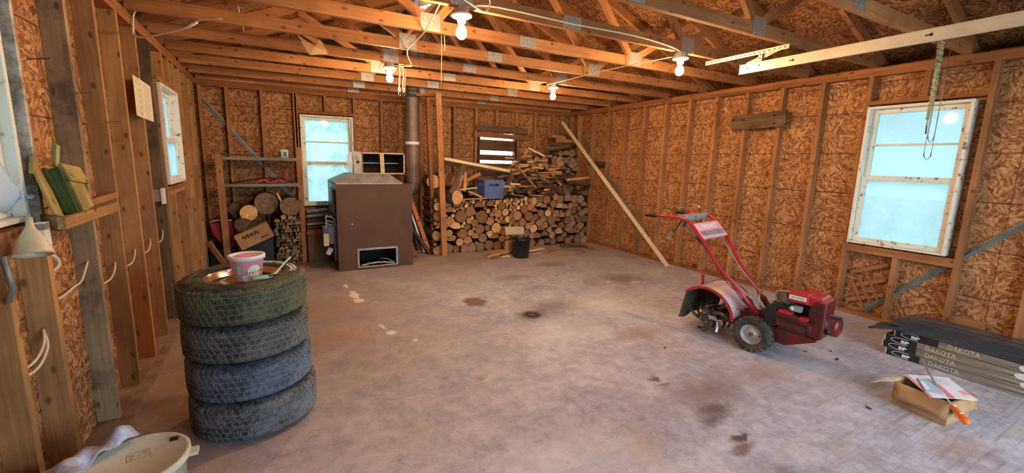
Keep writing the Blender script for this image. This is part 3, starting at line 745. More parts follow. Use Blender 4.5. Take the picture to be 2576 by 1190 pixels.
def cable(label, pts, r=.0045, mat='wire_yellow', name='electric_cable', cat='cable', n=6, parent=None, group=None, sub=4):
    """smooth run through the points"""
    P = [Vector(p) for p in pts]; out = []
    for i in range(len(P) - 1):
        p0 = P[max(i - 1, 0)]; p1 = P[i]; p2 = P[i + 1]; p3 = P[min(i + 2, len(P) - 1)]
        for k in range(sub):
            u = k / sub; out.append(.5 * ((2 * p1) + (-p0 + p2) * u + (2 * p0 - 5 * p1 + 4 * p2 - p3) * u * u + (-p0 + 3 * p1 - 3 * p2 + p3) * u ** 3))
    out.append(P[-1])
    o = add(name, G().tube(out, r, n), mat, parent, smooth=True, loc=None if parent else pts[0])
    if not parent: tag(o, label, cat, group)
    return o
z_ = TOP - .006
cable('cream cable clipped along the truss between the two nearest bulbs', [(1.99, -4.185, z_ + .02), (2.2, -4.184, z_ + .045), (2.8, -4.184, z_ + .04), (3.4, -4.184, z_ + .05), (3.8, -4.184, z_ + .03), (3.96, -4.2, z_ - .01)], .0055, 'wire_yellow')
cable('cream cable looping over the nearest bulb holder', [(1.78, -4.19, z_ + .03), (1.86, -4.23, z_ + .05), (1.95, -4.25, z_ + .01), (2.06, -4.24, z_ - .02), (2.12, -4.20, z_ + .05), (2.1, -4.2, z_ + .11)], .005, 'rope')
cable('cable sagging from the nearest bulb back to the bulb by the cord end', [(1.82, -4.17, z_ + .06), (1.88, -3.6, z_ - .006), (1.93, -2.95, z_ - .004), (2.1, -2.5, z_ - .02), (2.11, -2.36, z_ - .01), (1.96, -2.35, z_ - .02)], .0055, 'wire_yellow')
cable('thin cable running from the track bulb back to the smallest bulb', [(3.97, -4.18, z_ - .02), (3.93, -3.55, z_ - .004), (3.9, -2.94, z_ - .003), (3.86, -2.5, z_ - .012), (3.84, -2.33, z_ - .015), (3.92, -2.33, z_ - .03)], .0045, 'wire_yellow')
cable('curl of cream cable hooked around the bulb beside the cord end', [(1.99, -2.34, z_ - .03), (1.95, -2.33, z_ - .085), (1.91, -2.32, z_ - .10), (1.85, -2.33, z_ - .08), (1.83, -2.335, z_ - .03), (1.87, -2.34, z_ - .005)], .006, 'wire_yellow')
t = thing('extension_cord', 'doubled yellow cord end with open plugs hanging beside the stove pipe', 'cord', (2.05, -2.33, TOP))
for i, dx in enumerate((-.018, .018, .035)):
    cable('', [(2.03 + dx * .3, -2.33, 2.425), (2.045 + dx, -2.33, 2.36), (2.04 + dx, -2.33, 2.27), (2.035 + dx, -2.33, 2.19 - .006 * i)], .0068, 'wire_yellow', 'cord', parent=t)
for dx in (-.018, .026):
    add('plug', G().lathe([(0, 0), (.012, 0), (.015, -.02), (.013, -.042), (.0, -.045)], (2.037 + dx, -2.33, 2.195), 10), 'wire_yellow', t, smooth=True)
    add('plug_ring', G().tube([(2.037 + dx + .012 * math.cos(a), -2.33, 2.135 + .016 * math.sin(a)) for a in [k * PI / 6 for k in range(12)]], .003, 6, closed=True), 'brass', t, smooth=True)
cable('thin string hanging from the truss to the right of the yellow cord', [(2.037, -3.52, TOP), (2.04, -3.52, 2.3), (2.036, -3.52, 2.075)], .0022, 'rope', 'hanging_string', 'string')
cable('short frayed string end hanging beside the longer string', [(2.06, -3.52, TOP), (2.066, -3.52, 2.36), (2.061, -3.52, 2.32)], .003, 'rope', 'hanging_string', 'string')
o = cable('long rusty wire hook hanging in front of the back window', [(1.735, -.498, 2.50), (1.75, -.498, 2.535), (1.775, -.498, 2.53), (1.778, -.498, 2.48), (1.77, -.498, 2.2), (1.776, -.498, 1.9), (1.79, -.52, 1.56)], .003, 'black', 'wire_hook', 'hook')
cable('cut white cable drooping from the left wall top towards a truss', [(.035, -2.74, 2.50), (.016, -2.80, 2.44), (.015, -2.86, 2.33), (.03, -2.93, 2.27), (.10, -3.02, 2.245), (.22, -3.25, 2.225), (.40, -3.52, 2.225), (.47, -3.56, 2.26)], .007, 'white', 'electric_cable', 'cable')
cable('thin wire tail leaving the drooping white cable', [(.40, -3.52, 2.23), (.48, -3.55, 2.275), (.60, -3.60, 2.29)], .003, 'rope')
cable('', [(1.70, -4.2, 2.56), (1.76, -4.3, 2.51), (1.83, -4.32, 2.50), (1.88, -4.3, 2.55)], .014, 'black', 'hanging_cable')
tag(bpy.data.objects['hanging_cable'], 'black cable loop between the webs left of the nearest bulb', 'cable')

# ================================================================== GARAGE DOOR TRACK
t = thing('garage_door_track', 'long cream steel garage door track with slots, hung below the trusses', 'track', (4.45, -4.40, 2.27))
g = G().b2(4.447, 4.449, FRONT + .4, -4.40, 2.263, 2.332); g.b2(4.449, 4.478, FRONT + .4, -4.40, 2.330, 2.332); g.b2(4.449, 4.482, FRONT + .4, -4.40, 2.263, 2.265); g.b2(4.48, 4.482, FRONT + .4, -4.40, 2.265, 2.282)
g.b2(4.440, 4.447, FRONT + .4, -4.40, 2.259, 2.2645); g.b2(4.440, 4.447, FRONT + .4, -4.40, 2.3305, 2.335)
add('rail', g, 'track', t)
for y in (-4.83, -5.62, -6.5):
    add('slot', G().lathe([(0, 0), (.010, 0), (.010, .0012), (0, .0012)], (4.4458, y, 2.30), 10, rot=Matrix.Rotation(PI / 2, 3, 'Y')).b2(4.4462, 4.4468, y, y + .028, 2.296, 2.304), 'black', t)
g = G().b2(4.447, 4.4495, -4.79, -4.06, TOP - .034, TOP - .001); g.b2(4.4495, 4.48, -4.79, -4.06, TOP - .0035, TOP - .001)
add('hanger_angle', g, 'track', t)
g = G()
for i in range(18): g.b2(4.4455, 4.4468, -4.77 + i * .04, -4.75 + i * .04, TOP - .021, TOP - .014)
add('bolt_hole', g, 'black', t)['kind'] = 'stuff'
add('hanger_strap', G().b2(4.4455, 4.4478, -4.585, -4.555, 2.26, TOP - .002), 'track', t)
add('sway_brace', G().beam((4.462, -4.45, 2.335), (4.462, -4.76, 2.425), .003, .03), 'galv_dull', t)
g = G()
for i in range(4): g.b2(4.444, 4.4452, -4.576, -4.564, 2.30 + i * .028, 2.314 + i * .028)
g.lathe([(0, 0), (.006, 0), (.006, .003), (0, .003)], (4.444, -4.47, 2.30), 8, rot=Matrix.Rotation(PI / 2, 3, 'Y'))
add('strap_hole', g, 'black', t)['kind'] = 'stuff'

# ---- rope and wires hanging in front of the right window
t = thing('knotted_rope', 'thick knotted pale rope hanging from a truss before the right window', 'rope', (5.32, -5.40, 2.43))
g = G(); g2 = G()
for i in range(74):
    f = i / 73; x = 5.318 + .018 * math.sin(f * 3); z = 2.43 - f * .56; a = i * 1.15
    p = Vector((x, -5.40, z)); d = Vector((math.cos(a), math.sin(a), .15)) * .017 * (1 - .45 * f)
    g.tube([p - d, p - d * .4 + Vector((0, 0, .008)), p + d * .4 - Vector((0, 0, .006)), p + d], .0105 * (1 - .5 * f), 8)
M['rope_yel'] = plain('rope_yellowish', (.62, .60, .33), .85, dirt=(.25, .24, .14), dscale=60)
add('knotted_body', g, 'rope_yel', t, smooth=True)
add('core', G().tube([(5.318, -5.40, 2.44), (5.33, -5.40, 2.1), (5.33, -5.40, 1.86), (5.337, -5.40, 1.78)], .006, 6), 'rope_yel', t, smooth=True)
add('end_tab', G().beam((5.333, -5.40, 1.82), (5.342, -5.40, 1.755), .004, .02, up=(1, 0, 0)), 'dark_wood', t)
def loop(x0, x1, z0, zb, y, n=14):
    pts = [(x0, y, z0)]
    for i in range(n + 1):
        a = PI * i / n; pts.append(((x0 + x1) / 2 - math.cos(a) * (x1 - x0) / 2, y, zb + (x1 - x0) * .55 * (1 - math.sin(a)) + .0))
    pts.append((x1, y, z0)); return pts
cable('short loop of thin grey wire hanging before the right window glass', loop(5.44, 5.56, 2.43, 1.70, -5.385), .0022, 'brace', 'wire_loop', 'wire', 5, sub=2)
cable('longer loop of thin grey wire hanging lowest before the right window', loop(5.455, 5.60, 2.43, 1.56, -5.375), .0022, 'brace', 'wire_loop', 'wire', 5, sub=2)
cable('short pale cord tied beside the knotted rope', [(5.375, -5.39, 2.43), (5.40, -5.39, 2.33), (5.385, -5.39, 2.22), (5.39, -5.39, 2.12)], .004, 'rope', 'hanging_string', 'string')

# ================================================================== WOODPILE
LOGS = """3020,70,70;3179,85,85;3332,60,60;3463,70,70;3604,70,70;3750,70,70;3908,85,85;4074,70,70;4222,70,70;4347,55,55;4474,70,70;4618,65,65;4749,65,65;4851,30,30;4942,60,60;5070,60,60;5196,65,65;5339,78,78;5487,62,62;5594,40,40;5709,80,80;5857,62,62;4852,165,78;5574,117,40;5007,183,78;4303,129,30;4684,134,30;4553,160,50;4392,202,85;3379,176,65;5150,187,65;3677,139,30;5438,174,60;5810,163,50;4148,177,60;3254,215,65;3534,191,70;4014,209,78;3082,148,30;5880,234,50;3802,209,78;5290,226,78;5633,210,70;4729,200,50;2980,162,30;3125,233,65;3661,236,65;4257,195,50;4625,250,65;3015,302,65;5509,295,80;5743,223,40;4504,310,70;3439,306,78;4194,315,85;4915,293,65;5087,283,50;4774,320,78;3908,281,50;5795,320,70;5192,330,65;5372,343,65;3205,330,60;3744,361,85;4334,330,55;3572,316,55;5684,307,40;4033,371,85;5016,367,60;3321,418,85;4646,373,60;5619,383,60;3107,326,30;3079,438,85;3879,377,50;5860,444,70;4877,412,60;4417,394,50;5275,430,65;3519,413,55;5464,430,62;4277,395,30;4540,440,65;5124,464,85;4733,441,50;5728,438,62;3630,378,30;4333,465,60;4150,448,55;3643,472,65;3929,486,70;2980,497,30;4976,480,60;3208,524,70;5565,479,50;3436,429,30;3779,566,100;3467,480,30;5372,517,65;4647,545,85;4815,515,60;4070,480,30;4446,557,85;4233,512,50;3540,511,45;5652,506,40;3394,588,100;5781,548,60;5244,562,70;4112,524,30;5490,559,60;4024,517,30;3035,602,85;5880,596,50;5039,582,60;4914,583,60;5611,608,70;3600,557,30;4061,610,70;4309,562,40;4164,545,26;4209,624,65;5141,623,50;4768,625,60;3945,600,45;3562,666,85;5335,604,30;5415,665,70;3265,606,30;3150,606,30;4554,669,70;4346,633,40;5727,644,50;5827,695,62;3208,688,70;5282,691,65;4978,685,60;3884,659,40;4404,656,22;4679,706,60;3715,740,85;4856,714,65;3978,672,34;4290,674,30;5530,698,50;5073,665,30;4129,733,70;4448,700,40;5659,718,50;5156,742,70;3305,677,26;3112,682,26;3453,704,30;3020,756,70;4372,702,34;3349,706,26;3831,705,30;3924,762,70;4245,708,26;4314,729,30;3399,731,30;3293,723,22;4497,756,34;5461,808,80;4029,696,22;3487,754,30;5025,817,80;5748,813,80;4406,756,30;4760,794,60;4600,769,40;4228,766,34;3330,807,70;3121,737,30;3609,762,22;5319,812,62;3166,783,34;4348,778,30;3541,779,30;4019,743,26;5868,889,62;5603,815,62;4886,835,60;4045,804,40;4448,804,34;3433,781,30;3825,761,26;3622,817,34;4289,787,30;3804,813,30;4542,790,22;4187,815,30;3106,826,40;4663,818,40;3496,805,22;5207,862,60;4384,831,34;4507,829,30;3237,775,22;3217,823,30;3566,824,22;4246,828,30;3456,832,26;4107,827,26;4576,845,40;3988,828,22;3855,823,22;4324,831,26;3758,838,22;2984,854,34
3684,953,115;3172,901,60;3418,952,100;3050,876,35;3054,1010,100;3249,1058,100;3538,1131,115;3122,1156,60;3815,1026,35;3750,1167,100;3348,1232,100;3010,1199,60;3212,1188,35;3161,1269,60;3638,1243,35;3479,1269,35;3576,1276,35;3066,1276,35;3691,1289,35;3524,1323,35;3815,1285,35;3243,1317,35;2985,1291,35
5377,920,60;5542,903,45;5662,904,45;5760,989,85;5478,987,60;5601,971,45;5340,1034,60;5645,1050,45;5542,1100,70;5840,1110,60;5417,1120,55;5712,1110,45;5639,1201,70;5483,1243,85;5778,1224,70;5365,1365,85;5690,1321,60;5845,1330,55;5577,1347,55;5765,1445,85;5502,1466,85;5638,1504,55
4715,926,80;5111,915,50;4951,924,50;4846,937,50;4560,944,60;5037,1022,80;5190,992,60;4897,1034,60;4632,1027,50;4786,1035,50;5146,1093,50;4706,1095,50;4550,1084,50;4833,1124,50;4958,1138,60"""
rows = [[tuple(float(q) / 1000 for q in e.split(',')) for e in l.split(';')] for l in LOGS.split('\n')]
def front_y(x): return -.70 - .05 * (x - 3.1) / 2.8
def noisy_round(r, n=14, seed=0.0, amt=.06):
    return [(r * (1 + amt * noise.noise(Vector((math.cos(a) * 1.3, math.sin(a) * 1.3, seed)))) * math.cos(a), r * (1 + amt * noise.noise(Vector((math.cos(a) * 1.3 + 9, math.sin(a) * 1.3, seed)))) * math.sin(a)) for a in [2 * PI * k / n for k in range(n)]]
def cell(i, C, cap=1.22, gap=.004):
    """the room this log has between its neighbours (power cell), clipped to a circle"""
    x, z, r = C[i]; poly = [(x + r * cap * math.cos(a), z + r * cap * math.sin(a)) for a in [2 * PI * k / 18 for k in range(18)]]
    for j, (x2, z2, r2) in enumerate(C):
        if j == i: continue
        dx, dz = x2 - x, z2 - z; d = math.hypot(dx, dz)
        if d > (r + r2) * 1.6 or d < 1e-6: continue
        h = (d * d + r * r - r2 * r2) / (2 * d) - gap; nx, nz = dx / d, dz / d; out = []
        for k in range(len(poly)):
            a = poly[k]; b = poly[(k + 1) % len(poly)]
            da = (a[0] - x) * nx + (a[1] - z) * nz - h; db = (b[0] - x) * nx + (b[1] - z) * nz - h
            if da <= 0: out.append(a)
            if (da < 0) != (db < 0) and abs(da - db) > 1e-9:
                f = da / (da - db); out.append((a[0] + (b[0] - a[0]) * f, a[1] + (b[1] - a[1]) * f))
        poly = out
        if len(poly) < 3: return None
    return [(px - x, max(pz, .003) - z) for px, pz in poly]
def log_mesh(poly, y0, y1, mats, cx=0, cz=0):
    """a length of wood along y, slightly rough, ends chamfered"""
    g = G(); n = len(poly)
    mtx = Matrix(((1, 0, 0, 0), (0, 0, -1, 0), (0, 1, 0, 0), (0, 0, 0, 1)))   # local xy -> xz, depth -> -y
    e = .004
    sh = [(px * .965, pz * .965) for px, pz in poly]
    ring = [[(px, y0, pz) for px, pz in sh], [(px, y0 + e, pz) for px, pz in poly], [(px * .97, (y0 + y1) / 2, pz * .97) for px, pz in poly], [(px, y1, pz) for px, pz in poly]]
    vs = [v for r_ in ring for v in r_]; fs = [tuple(range(n))]; mi = [0]
    for q in range(3):
        for k in range(n): fs.append((q * n + k, q * n + (k + 1) % n, (q + 1) * n + (k + 1) % n, (q + 1) * n + k)); mi.append(1 if q else 0)
    fs.append(tuple(3 * n + k for k in range(n - 1, -1, -1))); mi.append(0)
    g.v = vs; g.f = fs; g.mi = mi; g.uv = [[(vs[i][1], vs[i][0] + vs[i][2]) for i in f] for f in fs]
    return g.mesh('firewood_log', mats)
random.seed(21)
ORD = ['', 'second', 'third', 'fourth', 'fifth', 'sixth', 'seventh', 'eighth', 'ninth', 'tenth']
def ordw(n):
    if 2 <= n <= 9: return ORD[n - 1]
    return str(n) + ('th' if 10 <= n % 100 <= 13 else {1: 'st', 2: 'nd', 3: 'rd'}.get(n % 10, 'th'))
def stack(C, name_where, group, yf, length, only, small=.042):
    info = []
    for i in only:
        x, z, r = C[i]
        rnd = random.random(); split = r > small and rnd < .66
        if split:
            poly = cell(i, C, 1.3); kind = 'split'
            if poly is None: poly = noisy_round(r); kind = 'round'
            else:
                cut = random.random()
                if cut < .38 and r > .05:         # half round: flat underside
                    zz = -r * U(.05, .35); poly = [(px, max(pz, zz)) for px, pz in poly]
                    q = []
                    for p_ in poly:
                        if not q or math.hypot(p_[0] - q[-1][0], p_[1] - q[-1][1]) > .002: q.append(p_)
                    poly = q; 
                    kind = 'half-round'
        else: poly = noisy_round(r * .985, 14, i * .37, .09); kind = 'round'
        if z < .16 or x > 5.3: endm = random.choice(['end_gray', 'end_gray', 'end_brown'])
        elif r < .045: endm = random.choice(['end_pale', 'end_brown', 'end_pale'])
        else: endm = random.choice(['end_brown', 'end_brown', 'end_pale', 'end_gray', 'end_brown'])
        if len(poly) < 3: continue
        info.append((x, z, r, poly, kind, endm))
    # courses: group by height, then order from the left
    info.sort(key=lambda q: q[1]); course = []; H = .125
    for q in info:
        k = int((q[1] - info[0][1] + .03) / H); 
        while len(course) <= k: course.append([])
        course[k].append(q)
    course = [c_ for c_ in course if c_]
    for ci, c_ in enumerate(course):
        c_.sort(key=lambda q: q[0])
        for li, (x, z, r, poly, kind, endm) in enumerate(c_):
            y0 = yf(x) + U(-.02, .035) + (.02 if r < .03 else 0)
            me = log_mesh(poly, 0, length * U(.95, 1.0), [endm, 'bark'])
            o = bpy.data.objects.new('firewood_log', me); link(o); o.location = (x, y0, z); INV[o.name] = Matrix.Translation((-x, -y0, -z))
            tone = {'end_pale': 'pale', 'end_brown': 'brown', 'end_gray': 'greyish'}[endm]
            size = 'thin' if r < .035 else ('thick' if r > .075 else 'medium')
            row = 'bottom course' if ci == 0 else ordw(ci + 1) + ' course up'
            pos = 'leftmost' if li == 0 else ordw(li + 1) + ' from left'
            tag(o, f'{size} {tone} {kind} log, {pos} in {row} {name_where}', 'firewood', group)
front = rows[0]
stack(front, 'of the pile front', 'firewood logs stacked against the back wall', front_y, .62, range(len(front)))
BIG = [(3.06, 1.12, .115), (3.33, 1.17, .12), (3.58, 1.10, .10), (3.86, .96, .085), (4.12, .925, .085), (3.06, .93, .06), (3.2, .95, .045), (3.36, .97, .055), (3.5, .92, .04), (3.72, .93, .05)]
stack(BIG, 'behind the white plank', 'large logs at the back left of the pile', lambda x: -.40, .32, range(len(BIG)), .2)
stack(rows[2] if False else [c_ for c_ in rows[2]], 'of the tall rear heap', 'firewood logs in the tall rear heap at right', lambda x: -.42, .32, range(len(rows[2])))
stack(rows[3], 'of the low rear heap', 'firewood logs in the low rear heap', lambda x: -.40, .3, range(len(rows[3])))
top_right = [(5.42, 1.50, .07), (5.58, 1.49, .065), (5.74, 1.50, .075), (5.87, 1.49, .05), (5.50, 1.63, .055), (5.64, 1.62, .06), (5.79, 1.64, .06)]
stack(top_right, 'atop the rear heap', 'uppermost round logs at the right corner', lambda x: -.40, .3, range(len(top_right)))
HEAP = [(4.5, 1.16, .07), (4.66, 1.17, .08), (4.84, 1.20, .085), (5.03, 1.22, .085), (5.2, 1.24, .07), (4.58, 1.31, .06), (4.76, 1.34, .07), (4.93, 1.37, .07), (5.1, 1.38, .065), (5.24, 1.38, .05), (4.85, 1.49, .055), (5.0, 1.51, .06), (5.16, 1.50, .055)]
stack(HEAP, 'half hidden under the scraps', 'logs half hidden under the scrap heap', lambda x: -.38, .3, range(len(HEAP)))
# splits laid sideways on top of the tall corner heap
for i, (x0, x1, y, z, w, h, mt, lab) in enumerate([(5.18, 5.72, -.36, 1.735, .10, .075, 'dark_wood', 'dark split log lying sideways at the foot of the corner heap top'),
        (5.30, 5.86, -.33, 1.80, .09, .06, 'dark_wood', 'dark split log lying sideways under the tan topmost splits'),
        (5.42, 5.84, -.36, 1.865, .09, .07, 'kindling', 'tan split log lying sideways, lower of the two at the heap top'),
        (5.32, 5.62, -.33, 1.935, .10, .065, 'kindling', 'reddish split log lying sideways, topmost of the corner heap'),
        (5.64, 5.90, -.33, 1.94, .10, .07, 'dark_wood', 'dark split log end at the very top right of the heap'),
        (5.5, 5.92, -.75, 1.10, .12, .07, 'dark_wood', 'dark split log lying sideways against the right wall end'),
        (5.45, 5.9, -.72, 1.185, .10, .05, 'kindling', 'reddish split log lying sideways over the dark one by the right wall'),
        (5.2, 5.7, -.55, 1.20, .13, .10, 'dark_wood', 'thick dark log lying sideways below the corner heap')]):
    rp_ = [(w * .55 * math.cos(q) * U(.8, 1.1), h * .55 * math.sin(q) * U(.75, 1.15)) for q in [2 * PI * k / 9 for k in range(9)]]
    o = bpy.data.objects.new('split_log', log_mesh(rp_, -(x1 - x0) / 2, (x1 - x0) / 2, [mt, mt])); link(o); o.location = ((x0 + x1) / 2, y, z); o.rotation_euler = (U(-.2, .2), 0, PI / 2 + U(-.12, .12))
    tag(o, lab, 'firewood', 'sideways splits on the right heap')
# the big pale log jutting out at the left
poly = noisy_round(.112, 20, 4.2, .16)
o = bpy.data.objects.new('firewood_log', log_mesh(poly, 0, .5, ['end_pale', 'bark'])); link(o); o.location = (3.30, -.80, .90); o.rotation_euler = (0, 0, .35)
tag(o, 'biggest pale round log jutting out at the left of the pile', 'firewood')

# ---- boards and kindling thrown on top
def board(p0, p1, w, h, mat, label, group=None, up=(0, 0, 1), name='scrap_board', cat='board'):
    p0 = Vector(p0); p1 = Vector(p1); c = (p0 + p1) / 2
    o = add(name, G().beam(p0, p1, w, h, up=up), mat, loc=tuple(c)); bev(o, .0015, 1); return tag(o, label, cat, group)
board((3.10, -.74, 1.49), (4.27, -.70, 1.31), .03, .045, 'white_wood', 'long pale notched plank sloping over the left of the woodpile', name='pale_plank')
board((3.10, -.50, 1.46), (4.9, -.45, 1.26), .035, .11, 'dark_wood', 'long dark board lying behind the pale notched plank', name='dark_board')
board((3.47, -.70, 1.42), (3.20, -.80, .96), .03, .09, 'dark_wood', 'dark board end leaning down left of the blue crate', up=(1, 0, .2), name='dark_board')
board((4.39, -.60, 1.30), (4.13, -.74, .92), .03, .09, 'dark_wood', 'dark board leaning against the right side of the blue crate', up=(1, 0, .2), name='dark_board')
board((3.33, -.78, 1.02), (3.62, -.80, 1.05), .09, .018, 'white_wood', 'short pale board end lying flat left of the blue crate')
board((3.42, -.70, .86), (3.78, -.80, .88), .08, .02, 'kindling', 'flat grey tan board under the left foot of the crate')
board((3.50, -.74, .99), (3.72, -.78, .90), .06, .03, 'kindling', 'short slanted split piece just left of the crate')
board((3.28, -.74, .98), (3.40, -.74, 1.24), .05, .07, 'kindling', 'upright tan board stub behind the slanted dark board', up=(0, 1, 0))
board((3.46, -.66, .98), (3.50, -.60, 1.28), .05, .08, 'kindling', 'upright split slab close behind the crate corner', up=(0, 1, 0))
board((3.52, -.62, 1.15), (3.78, -.58, 1.26), .04, .05, 'kindling', 'curved branch piece above the blue crate')
board((4.42, -.62, 1.42), (4.74, -.80, 1.03), .022, .035, 'kindling', 'orange lath sticking down in front of the scrap heap', up=(1, 0, 0), name='lath')
board((4.33, -.62, 1.24), (4.78, -.68, 1.38), .018, .03, 'kindling', 'thin bent lath crossing over the orange one', name='lath')
board((4.98, -.60, 1.46), (5.32, -.72, 1.06), .03, .04, 'kindling', 'orange stick with a light end right of the scrap heap', up=(1, 0, 0), name='lath')
board((4.74, -.58, 1.33), (5.16, -.74, 1.02), .02, .12, 'dark_wood', 'wide dark bent board, upper of two, right of the scraps', name='dark_board', up=(.3, -.8, .5))
board((4.80, -.66, 1.22), (5.20, -.80, .98), .02, .10, 'dark_wood', 'wide dark board, lower of two, right of the scraps', name='dark_board', up=(.3, -.8, .5))
board((4.75, -.50, 1.70), (5.05, -.55, 1.57), .03, .03, 'white_wood', 'pale stick pointing down right at the top of the scraps', name='lath')
board((4.68, -.4, 1.52), (4.78, -.42, 1.70), .03, .07, 'kindling', 'upright split piece at the top of the scraps', up=(0, 1, 0))
random.seed(77)
OBS = []                                    # boxes already there: the log tops under the heap
for (x, z, r) in rows[0] + rows[3] + HEAP + rows[2] + top_right:
    yf_ = -.70 if (x, z, r) in rows[0] else -.40
    OBS.append((x - r * .8, x + r * .8, yf_, -.06, z + r * .93))
OBS.append((3.77, 4.15, -.76, -.44, 1.17))
def limit(x, y):
    return 1.06 + .15 * max(0, min(1, (x - 4.2) / .4)) + max(0, (y + .74)) * (1.30 if x > 4.38 else .5)
n_k = 0; tries = 0
while n_k < 86 and tries < 2500:
    tries += 1
    x = U(4.22, 5.26); yy = U(-.76, -.42); L = U(.14, .36); a = random.gauss(0, .5); tl = U(-.10, .10)
    w, h = random.choice([(.03, .018), (.05, .022), (.075, .02), (.045, .04), (.03, .028), (.085, .028), (.06, .045)])
    d = Vector((math.cos(a) * math.cos(tl), math.sin(a), math.sin(tl))).normalized() * L / 2
    ex = abs(d.x) * .8 + w * .3; ey = abs(d.y) * .8 + w * .35; ez = abs(d.z) * .7 + h / 2
    z = .85
    for (a0, a1, b0, b1, zt_) in OBS:
        if x + ex > a0 and x - ex < a1 and yy + ey > b0 and yy - ey < b1: z = max(z, zt_)
    if z + 2 * ez > limit(x, yy): continue
    OBS.append((x - ex, x + ex, yy - ey, yy + ey, z + 2 * ez))
    mt = random.choice(['kindling', 'kindling', 'kindling', 'white_wood', 'dark_wood', 'dark_wood', 'plate']); c = Vector((x, yy, z + ez)); tone = {'kindling': 'tan', 'white_wood': 'pale', 'dark_wood': 'dark', 'plate': 'reddish'}[mt]
    sh = 'flat' if w > 2 * h else ('square' if w < 1.3 * h else 'narrow'); n_k += 1
    board(c - d, c + d, w, h, mt, f'{tone} {sh} kindling piece, {ordw(n_k) if n_k > 1 else "first"} counting up from the bottom of the scrap heap', 'kindling thrown on the woodpile', name='kindling_stick', cat='kindling')

# ---- blue crate
t = thing('plastic_crate', 'blue plastic bottle crate on top of the woodpile', 'crate', (3.96, -.60, .862))
x0, x1, y0, y1, z0, z1 = 3.785, 4.135, -.75, -.45, .862, 1.165
M['crate'] = plain('crate_blue', (.10, .17, .40), .45, dirt=(.07, .11, .25), dscale=5)
add('crate_floor', G().b2(x0, x1, y0, y1, z0, z0 + .012), 'crate', t)
w_ = .008
def crate_wall(ax, c0, c1, at_, h0, h1):
    g = G()
    def q(a0, a1, k0, k1, th=w_, o_=0):
        if ax == 'x': g.b2(a0, a1, at_ - th / 2 + o_, at_ + th / 2 + o_, k0, k1)
        else: g.b2(at_ - th / 2 + o_, at_ + th / 2 + o_, a0, a1, k0, k1)
    m0 = c0 + (c1 - c0) * .24; m1 = c1 - (c1 - c0) * .24; zz = z0 + .205; zt_ = z0 + .245
    q(c0, c1, z0 + .012, zz); q(c0, m0, zz, zt_); q(m1, c1, zz, zt_); q(c0, c1, zt_, z1)
    for k in (z1 - .012, zt_, zz - .006): q(c0, c1, k, k + .007, .015)
    for a in (c0, m0 - .02, m1 + .012, c1 - .012): q(a, a + .01, z0 + .012, z1 - .012, .016)
    return g
for nm, g in (('side_wall', crate_wall('x', x0 + .004, x1 - .004, y0 + .004, 0, 0)), ('side_wall', crate_wall('x', x0 + .004, x1 - .004, y1 - .004, 0, 0)), ('end_wall', crate_wall('y', y0 + .008, y1 - .008, x0 + .004, 0, 0)), ('end_wall', crate_wall('y', y0 + .008, y1 - .008, x1 - .004, 0, 0))):
    add(nm, g, 'crate', t)
board((3.84, -.6, .93), (4.07, -.6, 1.05), .05, .03, 'kindling', 'split stick lying inside the blue crate', name='kindling_stick', cat='kindling')

# ---- posts in front of the pile, and the lumber leaning by the pipe
def post(p0, p1, w, d, mat, label):
    p0 = Vector(p0); p1 = Vector(p1); o = add('wood_post', G().beam(p0, p1, w, d, up=(1, 0, 0)), mat, loc=tuple(p0)); bev(o, .002, 1); return tag(o, label, 'post')
post((3.085, -.80, 0), (2.985, -.80, 2.428), .055, .085, 'stud', 'tall leaning square post in front of the firewood left end')
post((3.00, -.55, 0), (2.925, -.50, 2.428), .06, .05, 'plate', 'dark tall post just left of the front post by the firewood')
post((2.96, -.10, .0), (2.94, -.10, 2.35), .038, .06, 'stud', 'light post standing close to the back wall behind the others')
board((2.72, -.52, 2.41), (3.06, -.70, 2.41), .085, .036, 'stud', 'short board under the truss joining the two posts')
for i, (xa, xb, yb, zt_, w, h, mt, lab, nm) in enumerate([(2.93, 2.66, -.25, 1.02, .02, .06, 'orange', 'orange spirit level leaning beside the stove pipe', 'spirit_level'),
        (2.86, 2.62, -.2, 1.0, .02, .03, 'galv', 'thin grey metal strip leaning behind the orange level', 'metal_strip'),
        (2.92, 2.60, -.33, .55, .02, .05, 'dark_wood', 'short dark lath leaning low beside the brown furnace', 'lath'),
        (2.63, 2.56, -.4, .42, .03, .10, 'plate', 'short brown board leaning on the furnace side', 'scrap_board'),
        (2.80, 2.70, -.14, .95, .02, .07, 'dark_wood', 'dark board leaning deepest behind the pipe', 'dark_board')]):
    if mt == 'orange': M['orange'] = plain('orange_paint', (.62, .15, .03), .5)
    o = add(nm, G().beam((xa, yb - .30, .008), (xb, yb, zt_), w, h, up=(1, 0, 0)), mt, loc=(xa, yb - .3, 0)); tag(o, lab, 'board')
    if mt == 'orange':
        a = Vector((xa, yb - .30, .008)); b = Vector((xb, yb, zt_))
        for f in (.2, .5, .8): 
            p = a.lerp(b, f); add('level_window', G().lathe([(0, 0), (.014, 0), (.014, .003), (0, .003)], (p.x, p.y - .0135, p.z), 12, rot=Matrix.Rotation(PI / 2, 3, 'X')), 'black', o)
board((2.50, -.42, .02), (2.98, -.36, .02), .14, .025, 'kindling', 'flat board on the floor between furnace and posts')

